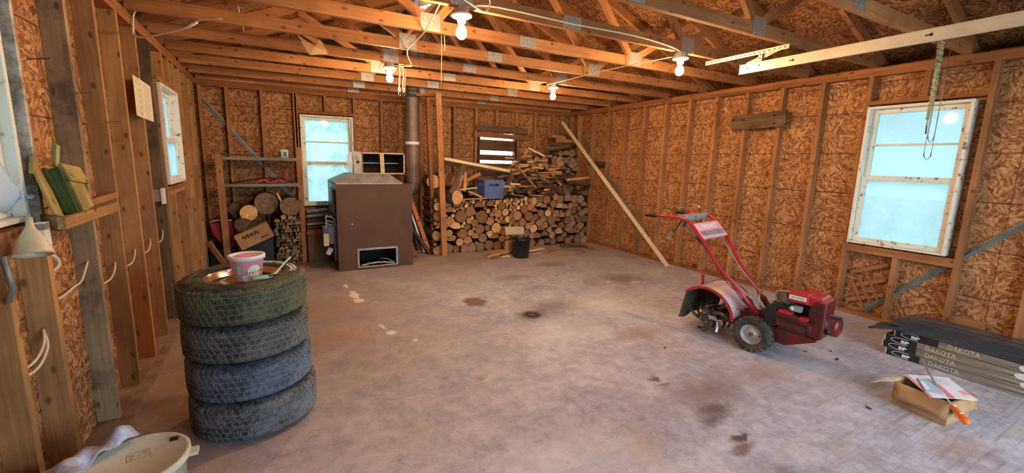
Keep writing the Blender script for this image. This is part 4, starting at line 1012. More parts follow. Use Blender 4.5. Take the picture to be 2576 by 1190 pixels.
# ---- black bucket, cardboard and kindling in front of the pile
t = thing('plastic_bucket', 'black plastic bucket on the floor in front of the woodpile', 'bucket', (4.15, -1.33, 0))
M['black_pl'] = plain('black_plastic', (.012, .012, .014), .38)
add('bucket_body', G().lathe([(.001, .004), (.118, .0), (.122, .01), (.142, .27), (.150, .27), (.152, .30), (.146, .305), (.138, .30), (.134, .27), (.114, .02), (.001, .018)], (4.15, -1.33, 0), 32), 'black_pl', t, smooth=True)
add('handle', G().tube([(4.15 + .158 * math.cos(a), -1.33 - .03 - .02 * math.sin(a), .285 - .055 * math.sin(a)) for a in [PI * k / 12 for k in range(13)]], .003, 6), 'galv_dull', t, smooth=True)
M['card'] = plain('cardboard', (.46, .27, .12), .85, dirt=(.32, .17, .07), dscale=6)
M['card_light'] = plain('greyish_card', (.58, .47, .30), .85, dirt=(.42, .32, .2), dscale=25)
board((3.96, -1.16, .12), (4.31, -1.10, .12), .004, .24, 'card', 'orange brown card sheet standing behind the black bucket', name='cardboard_sheet', cat='cardboard')
board((3.945, -1.185, .40), (4.30, -1.15, .385), .012, .125, 'card_light', 'speckled pale board propped above the black bucket', name='ceiling_tile_piece', up=(0, .3, 1))
random.seed(3)
for i in range(11):
    side = -1 if i < 7 else 1
    cx = 4.15 + side * U(.24, .34); cy = -1.22 + U(-.12, .12); L = U(.3, .5); a = U(-.35, .45); z = .012 + .022 * (i % 4)
    d = Vector((math.cos(a), math.sin(a), 0)) * L / 2
    board(Vector((cx, cy, z)) - d, Vector((cx, cy, z)) + d, U(.03, .05), .02, random.choice(['kindling', 'white_wood', 'kindling']), f'kindling lath on the floor {"left" if side < 0 else "right"} of the bucket, {ordw(i + 1) if i else "first"} counted left to right', 'kindling laths on the floor by the bucket', name='kindling_stick', cat='kindling')
# coil of wire and offcuts by the right end of the pile
g = G()
for k in range(3):
    g.tube([(5.05 + (.36 - .03 * k) * math.cos(a), -1.32 + (.22 - .02 * k) * math.sin(a), .01 + .006 * k + .004 * math.sin(3 * a)) for a in [2 * PI * q / 28 for q in range(28)]], .0045, 5, closed=True)
o = add('wire_coil', g, 'card', loc=(5.05, -1.32, 0)); tag(o, 'flat coil of tan hose or wire on the floor near the right wall', 'coil')
board((5.2, -.93, .02), (5.62, -1.14, .02), .10, .03, 'dark_wood', 'dark board offcut on the floor at the right end of the pile')
board((5.50, -1.30, .02), (5.62, -1.34, .02), .08, .03, 'kindling', 'small block on the floor beside the wire coil')

# ---- long pale plank leaning on the right wall
a = Vector((5.79, -2.74, .012)); b = Vector((5.72, -.10, 2.235))
o = add('pale_plank', G().beam(a, b, .019, .062, up=(0.2, .6, .7)), 'white_wood', loc=tuple(a)); bev(o, .0015, 1); tag(o, 'very long thin pale plank leaning towards the back right corner', 'plank')
# ---- live edge board nailed across two right wall studs
poly = []
for i in range(25): poly.append((-.32 + .64 * i / 24, -.088 + .012 * noise.noise(Vector((i * .45, 0, 1)))))
for i in range(25): poly.append((.32 - .64 * i / 24, .088 + .012 * noise.noise(Vector((i * .45, 5, 1)))))
M['rough_brd'] = wood('rough_weathered_board', (.25, .145, .07), (.09, .05, .028), knots=1, stain=(.05, .03, .02), stain_amt=.6, along=2)
o = add('live_edge_board', G().prism(poly, -.018, .018, mat=frame((W - .019, -3.70, 2.012), (0, -1, .02), (0, 0, 1))), 'rough_brd', loc=(W - .019, -3.70, 2.012)); tag(o, 'rough live edge board nailed across two studs on the right wall', 'board')

# ================================================================== FURNACE AND FLUE
M['furn'] = plain('furnace_brown_enamel', (.088, .044, .022), .5, .0, .25, dirt=(.115, .058, .027), dscale=2.2)
M['furn_side'] = plain('furnace_side_dark', (.06, .05, .06), .38, .1, dirt=(.10, .08, .08), dscale=5)
t = thing('furnace', 'large brown steel wood furnace with an open base hatch', 'furnace', (1.98, -.70, 0))
fx0, fx1, fy0, fy1, fz = 1.497, 2.478, -1.16, -.26, 1.128
g = G(); hx0, hx1, hz0, hz1 = 1.742, 2.255, .04, .268
for (a, b, c, d) in ((fx0, hx0, 0.0, fz), (hx1, fx1, 0.0, fz), (hx0, hx1, hz1, fz), (hx0, hx1, .0, hz0)): g.b2(a, b, fy0, fy0 + .012, c, d)
o = add('front_panel', g, 'furn', t)
g = G().b2(fx0, fx0 + .01, fy0 + .0125, fy1, 0, fz); add('side_panel', g, 'furn_side', t)
add('side_panel', G().b2(fx1 - .01, fx1, fy0 + .0125, fy1, 0, fz), 'furn', t); add('back_panel', G().b2(fx0 + .0105, fx1 - .0105, fy1 - .01, fy1, 0, fz), 'furn_side', t)
add('top_panel', G().b2(fx0, fx1, fy0, fy1, fz + .0005, fz + .008), 'furn', t)
add('inner_liner', G().b2(fx0 + .1, fx1 - .1, fy0 + .45, fy0 + .46, .01, .5).b2(fx0 + .1, fx1 - .1, fy0 + .02, fy0 + .45, .3, .31).b2(fx0 + .1, fx1 - .1, fy0 + .02, fy0 + .45, .006, .012), 'near_black', t)
g = G()
for (a, b, c, d) in ((hx0 - .012, hx0 + .014, hz0 - .012, hz1 + .022), (hx1 - .014, hx1 + .012, hz0 - .012, hz1 + .022), (hx0 + .014, hx1 - .014, hz1 - .006, hz1 + .022), (hx0 + .014, hx1 - .014, hz0 - .012, hz0 + .006)): g.b2(a, b, fy0 - .014, fy0 - .001, c, d)
fr = add('hatch_frame', g, 'galv_dull', t); bev(fr, .002)
g = G(); pts = []
for i in range(15):
    x = hx0 + .03 + (hx1 - hx0 - .06) * i / 14; pts.append((x, fy0 + .02, .047 + .03 * math.sin(PI * i / 14) + .004 * math.sin(i * 2.1)))
g.tube(pts, .014, 6); g.tube([(2.04, fy0 + .05, .12), (2.12, fy0 + .04, .115), (2.2, fy0 + .02, .075), (2.23, fy0 + .01, .07)], .007, 5)
add('crumpled_duct_tape', g, 'galv_dull', t, smooth=True)
add('rivet', G().lathe([(0, 0), (.008, 0), (.006, .004), (0, .005)], (1.68, fy0 - .0005, .62), 10, rot=Matrix.Rotation(PI / 2, 3, 'X')), 'white', t)
# stove doors, latches and a control box on the left side
def sdoor(y0, y1, z0, z1):
    d = add('side_door', G().b2(fx0 - .035, fx0 - .001, y0, y1, z0, z1), 'furn_side', t); bev(d, .006)
    return d
d1 = sdoor(-1.02, -.62, .74, 1.06); d2 = sdoor(-1.10, -.70, .14, .70)
add('door_frame', G().b2(fx0 - .015, fx0 - .001, -1.13, -.62, .10, .13).b2(fx0 - .015, fx0 - .001, -1.135, -1.105, .10, .72), 'near_black', t)
for z in (.70, .64, .60): add('latch', G().beam((fx0 - .04, -1.06, z), (fx0 - .12, -1.10, z + .035), .02, .014).beam((fx0 - .12, -1.10, z + .035), (fx0 - .13, -1.13, z - .01), .018, .012), 'galv', d2)
add('draft_box', G().b2(fx0 - .16, fx0 - .037, -1.08, -.90, .36, .58), 'furn_side', t); add('draft_plate', G().b2(fx0 - .162, fx0 - .10, -1.088, -1.081, .34, .50), 'card_light', t)
add('junction_box', G().box((fx0 - .1, -1.09, .27), (.06, .04, .09), rot=Euler((0, .5, 0)).to_matrix()), 'galv_dull', t)
# galvanised plenum hood
prof0 = [(fx0 - .0, fy0 + .0), (fx1 - .13, fy0 + .0), (fx1 - .13, fy1), (fx0, fy1)]
g = G(); b0 = [(x, y, fz + .009) for x, y in prof0]; b1 = [(x, y, fz + .026) for x, y in prof0]; q0 = [(1.70, -.95), (2.22, -.95), (2.22, -.45), (1.70, -.45)]; b2_ = [(x, y, 1.262) for x, y in q0]
vs = b0 + b1 + b2_; fs = [(3, 2, 1, 0)] + [(i, (i + 1) % 4, 4 + (i + 1) % 4, 4 + i) for i in range(4)] + [(4 + i, 4 + (i + 1) % 4, 8 + (i + 1) % 4, 8 + i) for i in range(4)] + [(8, 9, 10, 11)]
g._add(vs, fs, 0, [[(vs[i][0], vs[i][1]) for i in f] for f in fs])
o = add('plenum_hood', g, 'galv_dull', t)
# duct box standing on the hood with its front cut open
dx0, dx1, dy0, dy1, dz0, dz1 = 1.885, 2.46, -.88, -.50, 1.262, 1.545
g = G().b2(dx0, dx1, dy0, dy1, dz1 - .004, dz1).b2(dx0, dx1, dy0, dy1, dz0, dz0 + .004).b2(dx1 - .004, dx1, dy0, dy1, dz0, dz1).b2(dx0, dx0 + .004, dy0, dy1, dz0, dz1).b2(dx0, dx1, dy1 - .004, dy1, dz0, dz1)
g.b2(dx0, dx1, dy0 - .003, dy0, dz1 - .014, dz1 + .004).b2(dx0, dx1, dy0 - .003, dy0, dz0 - .004, dz0 + .012).b2(dx1 - .018, dx1, dy0 - .003, dy0, dz0, dz1)
add('duct_box', g, ['card_light'], t)
add('duct_lining', G().b2(dx0 + .005, dx1 - .005, dy1 - .012, dy1 - .006, dz0 + .006, dz1 - .006).b2(dx0 + .006, dx1 - .006, dy0 + .004, dy1 - .013, dz0 + .0045, dz0 + .008).b2(dx1 - .01, dx1 - .0045, dy0 + .004, dy1 - .013, dz0 + .01, dz1 - .01), 'near_black', t)
add('duct_strip', G().beam((2.14, dy0 - .006, dz1), (2.15, dy0 - .006, dz0 - .012), .055, .003, up=(0, 1, 0)), 'card_light', t)
add('inner_rod', G().beam((dx0 + .01, dy0 + .12, 1.405), (dx1 - .06, dy0 + .12, 1.405), .006, .006), 'galv', t)
# rounded damper plate at its left
poly = [(0, -.145)] + [(-.10 + -.105 * math.cos(a) * 0 - .0, 0) for a in ()] 
poly = []
for k in range(17):
    a = PI / 2 + PI * k / 16; poly.append((.075 * math.cos(a) - .035, .142 * math.sin(a)))
add('damper_plate', G().prism(poly, -.004, .004, mat=frame((1.79, -.89, 1.405), (1, -.1, 0), (0, 0, 1))), 'galv', t)
add('damper_plate', G().prism([(-.06, -.142), (.055, -.15), (.055, .138), (-.035, .15), (-.06, .145)], -.004, .004, mat=frame((1.815, -.925, 1.41), (1, .35, 0), (0, 0, 1))), 'galv', t)
add('damper_knob', G().lathe([(0, 0), (.016, 0), (.018, .01), (.01, .02), (0, .022)], (1.815, -.935, 1.42), 12, rot=Matrix.Rotation(PI / 2, 3, 'X')), 'black', t)
cable('', [(1.80, -.95, 1.50), (1.785, -.955, 1.47), (1.82, -.955, 1.455), (1.815, -.95, 1.43)], .0025, 'black', 'damper_wire', parent=t)
# flue pipe
M['pipe'] = plain('smoky_pipe_steel', (.22, .185, .165), .5, .45, dirt=(.16, .12, .10), dscale=5)
M['pipe_brown'] = plain('rust_brown_pipe', (.17, .095, .07), .42, .35, dirt=(.28, .22, .2), dscale=4)
t = thing('stove_pipe', 'tall round stove pipe with a white band rising beside the furnace', 'pipe', (2.70, -.45, 1.0))
px, py = 2.700, -.45
add('upper_pipe', G().lathe([(.104, 1.72), (.104, 2.39)], (px, py, 0), 32), 'pipe', t, smooth=True)
add('lower_pipe', G().lathe([(.101, 1.12), (.103, 1.13), (.103, 1.69)], (px, py, 0), 32), 'pipe_brown', t, smooth=True)
add('white_band', G().lathe([(.107, 1.688), (.1085, 1.69), (.1085, 1.728), (.107, 1.73)], (px, py, 0), 32), 'white', t, smooth=True)
add('seam', G().b2(px + .03, px + .036, py - .108, py - .100, 1.73, 2.385).b2(px - .058, px - .052, py - .096, py - .088, 1.14, 1.685), 'pipe', t)
add('collar', G().lathe([(.105, 2.375), (.128, 2.378), (.129, 2.47), (.125, 2.475)], (px, py, 0), 32), 'furn_side', t, smooth=True)
add('chimney_pipe', G().lathe([(.122, 2.475), (.122, 3.75)], (px, py, 0), 24), 'pipe', t, smooth=True)
pts = [(px, py, 1.14), (px - .005, py, 1.08), (px - .03, py, 1.02), (px - .08, py, .97), (px - .15, py, .945), (fx1 + .002, py, .94)]
add('elbow', G().tube(pts, .102, 24, cap=False), 'furn_side', t, smooth=True)

# ================================================================== SHELVES ON THE BACK WALL AT LEFT
t = thing('wall_shelf', 'rough two tier shelf on leaning posts in the back left corner', 'shelf', (.68, -.42, 0))
add('post', G().beam((.225, -.43, 0), (.212, -.43, 1.48), .038, .075, up=(1, 0, 0)), 'stud', t)
add('post', G().beam((1.135, -.43, 0), (1.135, -.43, 1.595), .038, .06, up=(1, 0, 0)), 'stud', t)
M['shelf_gray'] = wood('grey_shelf_board', (.36, .34, .29), (.20, .19, .16), stain=(.3, .36, .34), stain_amt=.6)
for (z, xa, lab) in ((1.425, .235, 1), (1.082, .25, 1)):
    add('shelf_board', G().b2(xa, 1.115, -.41, -.02, z, z + .022), 'shelf_gray', t); add('shelf_rail', G().b2(xa - .01, 1.113, -.45, -.412, z - .012, z + .026), 'shelf_gray', t)
add('shelf_tie', G().b2(.22, .60, -.40, -.37, 1.472, 1.488), 'dark_wood', t)
def lathe_thing(name, prof, c, mat, label, cat, n=24, group=None):
    o = add(name, G().lathe(prof, c, n), mat, loc=c, smooth=True); return tag(o, label, cat, group)
t2 = thing('paint_can', 'small green and white can on the upper shelf', 'can', (.95, -.30, 1.448))
M['green_lbl'] = plain('green_label', (.06, .22, .10), .5); 
add('can_body', G().lathe([(0, 0), (.058, 0), (.058, .11), (.054, .112), (.05, .10), (0, .10)], (.95, -.30, 1.4475), 24), 'white', t2, smooth=True)
g = G()
for a0 in (3.4, 4.6): g.lathe([(.0586, .02), (.0592, .021), (.0592, .085), (.0586, .086)], (.95, -.30, 1.4475), 8, a0=a0, a1=a0 + .75)
add('can_label', g, 'green_lbl', t2)
M['red_cable'] = plain('red_cable', (.55, .03, .04), .45)
random.seed(9)
for nm, x0, mt, lab in (('jumper_cable', .66, 'red_cable', 'red jumper cable with clamps heaped on the lower shelf'), ('black_cable', .45, 'black', 'black cable lying along the lower shelf')):
    t2 = thing(nm, lab, 'cable', (x0 + .12, -.3, 1.104))
    if nm == 'jumper_cable':
        pts = [(x0 + .14 * math.cos(a * 1.0) + .14 + .10 * math.sin(2.3 * a), -.30 + .07 * math.sin(a * 1.7), 1.112 + .018 + .03 * abs(math.sin(a * 1.3))) for a in [k * .42 for k in range(40)]]
        add('cable_loop', G().tube(pts, .007, 6), mt, t2, smooth=True)
        for xx in (.60, .78): add('clamp', G().beam((xx, -.37, 1.118), (xx + .09, -.37, 1.155), .022, .02).beam((xx + .09, -.37, 1.155), (xx + .16, -.36, 1.125), .018, .014), 'red_cable', t2)
    else:
        add('cable_loop', G().tube([(.30, -.35, 1.112), (.42, -.34, 1.13), (.58, -.35, 1.165), (.75, -.36, 1.18), (.92, -.35, 1.17), (1.04, -.34, 1.12)], .009, 6), mt, t2, smooth=True)
# round logs behind the shelf, box, jerry can and bins beneath
def lying_log(x, y, z, r, L, yaw_, endm, label, group='large logs under the shelves'):
    o = bpy.data.objects.new('firewood_log', log_mesh(noisy_round(r, 20, x * 7, .08), 0, L, [endm, 'bark'])); link(o); o.location = (x, y, z); o.rotation_euler = (0, 0, yaw_); tag(o, label, 'firewood', group); return o
t2 = thing('black_bin', 'black plastic bin on the floor under the shelf', 'bin', (.56, -.42, 0))
add('bin_body', G().b2(.36, .76, -.58, -.22, 0, .50).b2(.35, .77, -.59, -.21, .44, .46), 'black_pl', t2)
t2b = thing('side_bin', 'dark bin in the corner holding the red bag', 'bin', (.10, -.36, 0)); add('bin_body', G().b2(.03, .33, -.38, -.1, 0, .25), 'black_pl', t2b)
lying_log(.50, -.50, .735, .105, .38, .2, 'end_pale', 'round log with orange sawn face sitting above the printed carton')
lying_log(.985, -.50, .80, .125, .4, 0, 'end_gray', 'large dark grey round log right of the white stick')
lying_log(.70, -.30, .83, .15, .2, 0, 'end_gray', 'largest dark log standing behind the orange faced one')
lying_log(.40, -.56, .585, .085, .35, -.5, 'end_gray', 'rough dark log leaning left of the orange faced one')
o = add('split_log', G().beam((.28, -.28, .82), (.46, -.32, .62), .16, .14), 'bark', loc=(.36, -.30, .71)); bev(o, .03, 3); tag(o, 'thick bark covered split log leaning behind the red bag', 'firewood')
board((.84, -.42, .98), (.93, -.47, .74), .012, .022, 'white_wood', 'short white stick standing between the dark logs', up=(1, 0, 0), name='white_stick')
t2 = thing('cardboard_carton', 'brown printed carton tilted over the black bin', 'box', (.54, -.60, .5))
Rc = Euler((0, -.42, 0)).to_matrix()
add('carton_body', G().box((.55, -.62, .455), (.40, .16, .20), rot=Rc), 'card', t2)
mt = frame((.55, -.7008, .455), Rc @ Vector((1, 0, 0)), Rc @ Vector((0, 0, 1)))
M['print_brown'] = plain('dark_brown_print', (.10, .045, .025), .8)
g = G(); 
for (a, b, c, d) in ((.045, .17, -.078, -.074), (.045, .17, -.028, -.024), (.045, .049, -.078, -.024), (.166, .17, -.078, -.024), (.06, .155, -.06, -.042)): 
    g.prism([(a, c), (b, c), (b, d), (a, d)], 0, .0008, mat=mt)
add('printed_frame', g, 'print_brown', t2)
text('Bananas', .07, 'print_brown', mt @ Matrix.Translation((-.04, .035, 0)), t2, 'lettering', sx=1.0) if False else None
g = G()
for i in range(26):
    a = -.13 + .2 * i / 25; g.prism([(a, .02 + .015 * math.sin(i * 1.3)), (a + .009, .02 + .015 * math.sin(i * 1.3)), (a + .012, .05 + .012 * math.sin(i)), (a + .002, .05 + .012 * math.sin(i))], 0, .0008, mat=mt)
add('printed_script', g, 'print_brown', t2)['kind'] = 'stuff'
M['redbag'] = plain('red_fabric', (.32, .015, .02), .6, dirt=(.2, .01, .015), dscale=4)
t2 = thing('red_bag', 'dark red bag with a pale rim in the corner behind the shelf post', 'bag', (.2, -.5, .45))
g = G(); L = [(.04, .60), (.30, .62), (.33, .50), (.39, .28), (.20, .25), (.07, .45)]
g.prism(L, -.07, .07, mat=frame((.0, -.31, 0), (1, 0, 0), (0, 0, 1))); o = add('bag_body', g, 'redbag', t2); bev(o, .02, 3)
add('bag_rim', G().tube([(.05, -.385, .61), (.10, -.388, .635), (.2, -.388, .642), (.30, -.385, .63)], .007, 6), 'white', t2, smooth=True)
t2 = thing('white_box', 'small white carton on the floor behind the shelf post', 'box', (.36, -.65, 0)); bx = add('box_body', G().b2(.27, .43, -.74, -.62, 0, .155), 'paper', t2); add('box_flap', G().b2(.27, .43, -.745, -.741, .12, .155), 'white', t2)
board((.05, -.60, .40), (.26, -.72, .02), .025, .06, 'stud', 'diagonal board end sloping down in the back left corner', name='scrap_board')
# small stack of split wood between the posts, and more past the right post
random.seed(33); sm = []
zz = .0; row_ = 0
while zz < .60:
    x = .77 + U(0, .03); h = U(.035, .055)
    while x < 1.09:
        w = random.choice([.03, .04, .05, .07, .11]) * U(.8, 1.2); 
        if x + w > 1.11: w = 1.11 - x
        if w > .03: sm.append((x + w / 2, zz + h / 2, w, h, row_))
        x += w + .004
    zz += h * .96; row_ += 1
cnt = {}
LAY = 'bottom second third fourth fifth sixth seventh eighth ninth tenth eleventh twelfth thirteenth fourteenth fifteenth sixteenth seventeenth eighteenth'.split()
for (x, z, w, h, r_) in sm:
    cnt[r_] = cnt.get(r_, 0) + 1
    p = [(-w / 2, -h / 2), (w / 2, -h / 2), (w / 2 * U(.6, 1), h / 2 * U(.5, 1)), (-w / 2 * U(.5, 1), h / 2 * U(.6, 1))]
    o = bpy.data.objects.new('firewood_split', log_mesh(p, 0, U(.28, .33), [random.choice(['end_gray', 'end_brown', 'end_gray', 'bark', 'bark', 'end_gray']), 'bark'])); link(o); o.location = (x, -.47 + U(-.03, .04), z + U(-.004, .004)); o.rotation_euler = (0, U(-.16, .16), U(-.05, .05))
    tag(o, f'thin split piece between the shelf posts, {ordw(cnt[r_]) if cnt[r_] > 1 else "first"} from left in the {LAY[r_]} layer up', 'firewood', 'small split wood stack under the shelves')
for (x, z, r) in ((.98, .655, .03), (1.03, .64, .022), (.90, .66, .035)): lying_log(x, -.47, z, r, .3, 0, 'end_pale', {.98: 'thin pale round stick on the small split stack, middle one', 1.03: 'thinnest pale round stick on the small split stack', .90: 'pale block on the left of the small split stack top'}[x], 'sticks on the small split stack')
M['green_gray'] = plain('green_grey_board', (.13, .17, .14), .7)
for i, (z, w, mt, lab) in enumerate(((.50, .30, 'dark_wood', 'flat dark board, lowest of those left of the furnace'), (.545, .26, 'shelf_gray', 'flat grey board, second lowest left of the furnace'), (.60, .28, 'dark_wood', 'dark board third up left of the furnace'), (.66, .30, 'shelf_gray', 'grey board near the top left of the furnace'), (.72, .28, 'green_gray', 'greenish board topmost of those left of the furnace'))):
    board((1.18, -.42, z), (1.18 + w, -.40, z + .01), .14, .03, mt, lab, 'boards stacked left of the furnace')
t2 = thing('wooden_bin', 'low dark wooden bin against the wall left of the furnace', 'bin', (1.32, -.40, 0)); add('bin_side', G().b2(1.18, 1.46, -.52, -.50, .0, .48), 'dark_wood', t2); add('bin_side', G().b2(1.18, 1.46, -.25, -.23, 0, .48), 'dark_wood', t2); add('bin_end', G().b2(1.18, 1.20, -.499, -.251, 0, .48), 'dark_wood', t2); add('bin_end', G().b2(1.44, 1.46, -.499, -.251, 0, .48), 'dark_wood', t2); add('bin_rail', G().b2(1.17, 1.47, -.535, -.521, .41, .45), 'plate', t2)
cable('red rope end on the floor beyond the tires', [(1.05, -.55, .008), (1.12, -.60, .02), (1.18, -.56, .012), (1.14, -.50, .01)], .008, 'red_cable', 'red_rope', 'rope')

# ================================================================== TIRES
def tire_geo(R, Rr=.192, w=.205, blocks=60, per=8, seed=0):
    """tread blocks cut by rib grooves and skewed cross grooves; material 1 is the dust caked in the grooves"""
    side = [(Rr + .001, .022, 's'), (Rr - .002, .007, 's'), (Rr + .016, .0015, 's'), (Rr + .045, .0035, 's'), (R - .065, .0, 's'), (R - .048, .0015, 's'), (R - .030, .008, 's'), (R - .018, .017, 's')]
    half = [(.024, 't'), (.031, 't'), (.040, 't'), (.0415, 'g'), (.0455, 'g'), (.047, 't'), (.058, 't'), (.070, 't'), (.0715, 'g'), (.0755, 'g'), (.077, 't'), (.088, 't'), (.0985, 't'), (.100, 'g')]
    rows = list(side) + [(R - .005 * ((abs(z - w / 2) / (w / 2)) ** 2.2), z, k) for z, k in half]
    rows += [(r, w - z, k) for r, z, k in reversed(rows)]
    N = blocks * per; P = len(rows); g = G(); vs = []
    low = lambda c_, j: rows[j][2] == 't' and (c_ + int((rows[j][1]) * 130)) % per == 0
    for c_ in range(N):
        a = 2 * PI * c_ / N
        for j, (r, z, k) in enumerate(rows):
            if k == 'g' or low(c_, j): r -= .0055
            elif k == 's' and j in (6, 7, P - 8, P - 7) and c_ % per == 0: r -= .0025
            vs.append((r * math.cos(a), r * math.sin(a), z))
    fs = []; mi = []
    for c_ in range(N):
        c2 = (c_ + 1) % N
        for j in range(P - 1):
            fs.append((c_ * P + j, c2 * P + j, c2 * P + j + 1, c_ * P + j + 1))
            gr = rows[j][2] == 'g' or rows[j + 1][2] == 'g' or (rows[j][2] == 't' and (low(c_, j) or low(c2, j)))
            mi.append(1 if gr else 0)
    g.v = vs; g.f = fs; g.mi = mi; g.uv = [[(0, 0)] * 4] * len(fs); return g
def tire(x, y, z, tx, ty, mat, label, R=.328, rz=0.0, parts=False):
    t = thing('tire', label, 'tire', (x, y, z), 0, 'tires stacked flat in a column')
    t.rotation_euler = (tx, ty, rz); M_ = Matrix.Translation((x, y, z)) @ Euler((tx, ty, rz)).to_matrix().to_4x4(); INV[t.name] = Matrix()
    add('tire_rubber', tire_geo(R), [mat, mat + '_groove'], t, smooth=False, local=True)
    rim = add('wheel_rim', G().lathe([(.194, .012), (.200, .018), (.196, .03), (.182, .034), (.178, .07), (.150, .10), (.150, .14), (.178, .165), (.194, .195)], (0, 0, 0), 48), 'chrome', t, smooth=True, local=True)
    return t, rim
tire(.663, -4.175, .006, .0, .0, 'tire_gray', 'lowest tire of the stack, grey dusty, resting on the floor', .318)
tire(.655, -4.165, .216, .008, -.004, 'tire_blue', 'second tire from the floor, dusty, with bluish daylight painted on', .311)
tire(.650, -4.180, .428, -.006, .010, 'tire_dust', 'third tire from the floor, second from the top', .307)
t, rim = tire(.652, -4.210, .641, .012, -.012, 'tire_moss', 'topmost tire, mossy tread, chrome rim and white sidewall lettering', .306)
# visible face of the top wheel: dish, slots, hub
add('wheel_disc', G().lathe([(.180, .162), (.150, .150), (.120, .164), (.085, .172), (.05, .170), (.034, .176), (.0, .176)], (0, 0, 0), 48), 'chrome', rim, smooth=True, local=True)
for k in range(8):
    a = 2 * PI * k / 8 + .2
    q = add('wheel_slot', G().lathe([(0, 0), (.017, 0), (.017, .002), (0, .002)], (0, 0, 0), 14), 'near_black', rim, local=True)
    me = q.data; me.transform(Matrix.Translation((.138 * math.cos(a), .138 * math.sin(a), .1575)) @ Matrix.Rotation(a, 4, 'Z') @ Matrix.Diagonal((.8, 1.7, 1, 1)))
ztx = .2035
def ring_text(word, a_start, step, R_=.240):
    for i, ch in enumerate(word):
        a = a_start - i * step
        mt = Matrix.Rotation(a - PI / 2, 4, 'Z') @ Matrix.Translation((0, R_, ztx))
        sv = INV.get(t.name); INV[t.name] = Matrix(); o = text(ch, .044, 'white_ink', mt, t, 'sidewall_letter', .0012, sx=1.15, bold=.0016); INV[t.name] = sv
ring_text('COOPER', 1.36, .143)
ring_text('COBRA', .40, .143)
add('sidewall_rib', G().lathe([(.270, .2030), (.272, .2065), (.275, .2030)], (0, 0, 0), 96), 'tire_dust', t, smooth=True, local=True)
# tub on the hub
tz = .641 + .180
t = thing('plastic_tub', 'pink and white dessert tub with a lid standing on the top wheel', 'tub', (.672, -4.27, tz))
M['tubw'] = plain('tub_white', (.78, .84, .84), .35); M['tubp'] = plain('tub_pink', (.85, .38, .46), .45); M['tubd'] = plain('tub_deep_pink', (.80, .18, .32), .45); M['tubl'] = plain('tub_pale_panel', (.80, .80, .66), .45); M['tubr'] = plain('tub_maroon', (.30, .05, .12), .6); M['tubv'] = plain('tub_violet', (.52, .38, .66), .5); M['tubb'] = plain('tub_blue_panel', (.30, .62, .72), .5)
cx, cy = .672, -4.27
add('tub_body', G().lathe([(0, 0), (.058, 0), (.062, .004), (.080, .122), (.083, .124)], (cx, cy, tz), 40), 'tubp', t, smooth=True)
rr = lambda z: .0625 + .018 * (z - .004) / .118
def wrap(poly, mat, name, par, th=.0006):
    """flat label shape (angle from the camera side, height) wrapped on the tub"""
    g = G(); n = len(poly); ca = sum(p[0] for p in poly) / n; cz_ = sum(p[1] for p in poly) / n; K = 5; vs = []
    for k in range(K, -1, -1):
        for a, z in (poly if k else [(ca, cz_)]):
            a = ca + (a - ca) * k / K; z = cz_ + (z - cz_) * k / K; aa = -1.50 + a; r = rr(z) + th; vs.append((cx + r * math.cos(aa), cy + r * math.sin(aa), tz + z))
    fs = [(k * n + i, k * n + (i + 1) % n, (k + 1) * n + (i + 1) % n, (k + 1) * n + i) for k in range(K - 1) for i in range(n)] + [((K - 1) * n + i, (K - 1) * n + (i + 1) % n, K * n) for i in range(n)]
    g._add(vs, fs, 0, [[(0, 0)] * len(f) for f in fs]); return add(name, g, mat, par, smooth=True)
lab = wrap([(.42 + .46 * math.cos(a), .052 + .040 * math.sin(a)) for a in [2 * PI * k / 28 for k in range(28)]], 'tubl', 'label_oval', t)
wrap([(-.15 + .30 * math.cos(a), .022 + .017 * math.sin(a)) for a in [2 * PI * k / 20 for k in range(20)]], 'tubw', 'label_splash', t, .0004)
wrap([(-.70, .045), (-.45, .045), (-.45, .090), (-.70, .090)], 'tubb', 'nutrition_panel', t)
wrap([(-.78, .006), (-.38, .006), (-.38, .026), (-.78, .026)], 'tubv', 'violet_patch', t)
def curved_text(s, size, a_c, zc, mat, par, dz=0.0, th=.0012):
    w = size * .62
    for i, ch in enumerate(s):
        a = -1.50 + a_c + (i - (len(s) - 1) / 2) * (w / .073); z = zc + dz * (i - (len(s) - 1) / 2); r = rr(z) + th
        p = Vector((cx + r * math.cos(a), cy + r * math.sin(a), tz + z)); n_ = Vector((math.cos(a), math.sin(a), 0))
        text(ch, size, mat, frame(p, (-math.sin(a), math.cos(a), 0), (0, 0, 1)), par, 'label_letter', .0005, bold=.0003)
curved_text('Fraises', .022, .50, .054, 'tubr', lab, .0012)
lid = add('tub_lid', G().lathe([(.082, .116), (.0865, .116), (.0875, .133), (.085, .137), (.074, .137), (.070, .129), (.0, .129)], (cx, cy, tz), 40), 'tubw', t, smooth=True)
add('lid_print', G().lathe([(0, .0006), (.056, .0006), (.056, .0)], (cx, cy, tz + .1295), 36), 'tubd', lid)
add('lid_print_border', G().lathe([(.056, .0002), (.062, .0002)], (cx, cy, tz + .1295), 36), 'tubp', lid)
mt = frame((cx, cy + .012, tz + .1305), (1, .08, 0), (-.08, 1, 0))
text('Strawberry', .018, 'white_ink', mt, lid, 'lid_lettering', .0004, bold=.0003); text('Fraises', .018, 'white_ink', mt @ Matrix.Translation((0, -.026, 0)), lid, 'lid_lettering', .0004, bold=.0003)
M['bungee'] = plain('mint_strap', (.35, .68, .55), .6)
t = thing('bungee_cord', 'mint green bungee strap with hooks lying over the top tire', 'strap', (.80, -4.25, tz + .03))
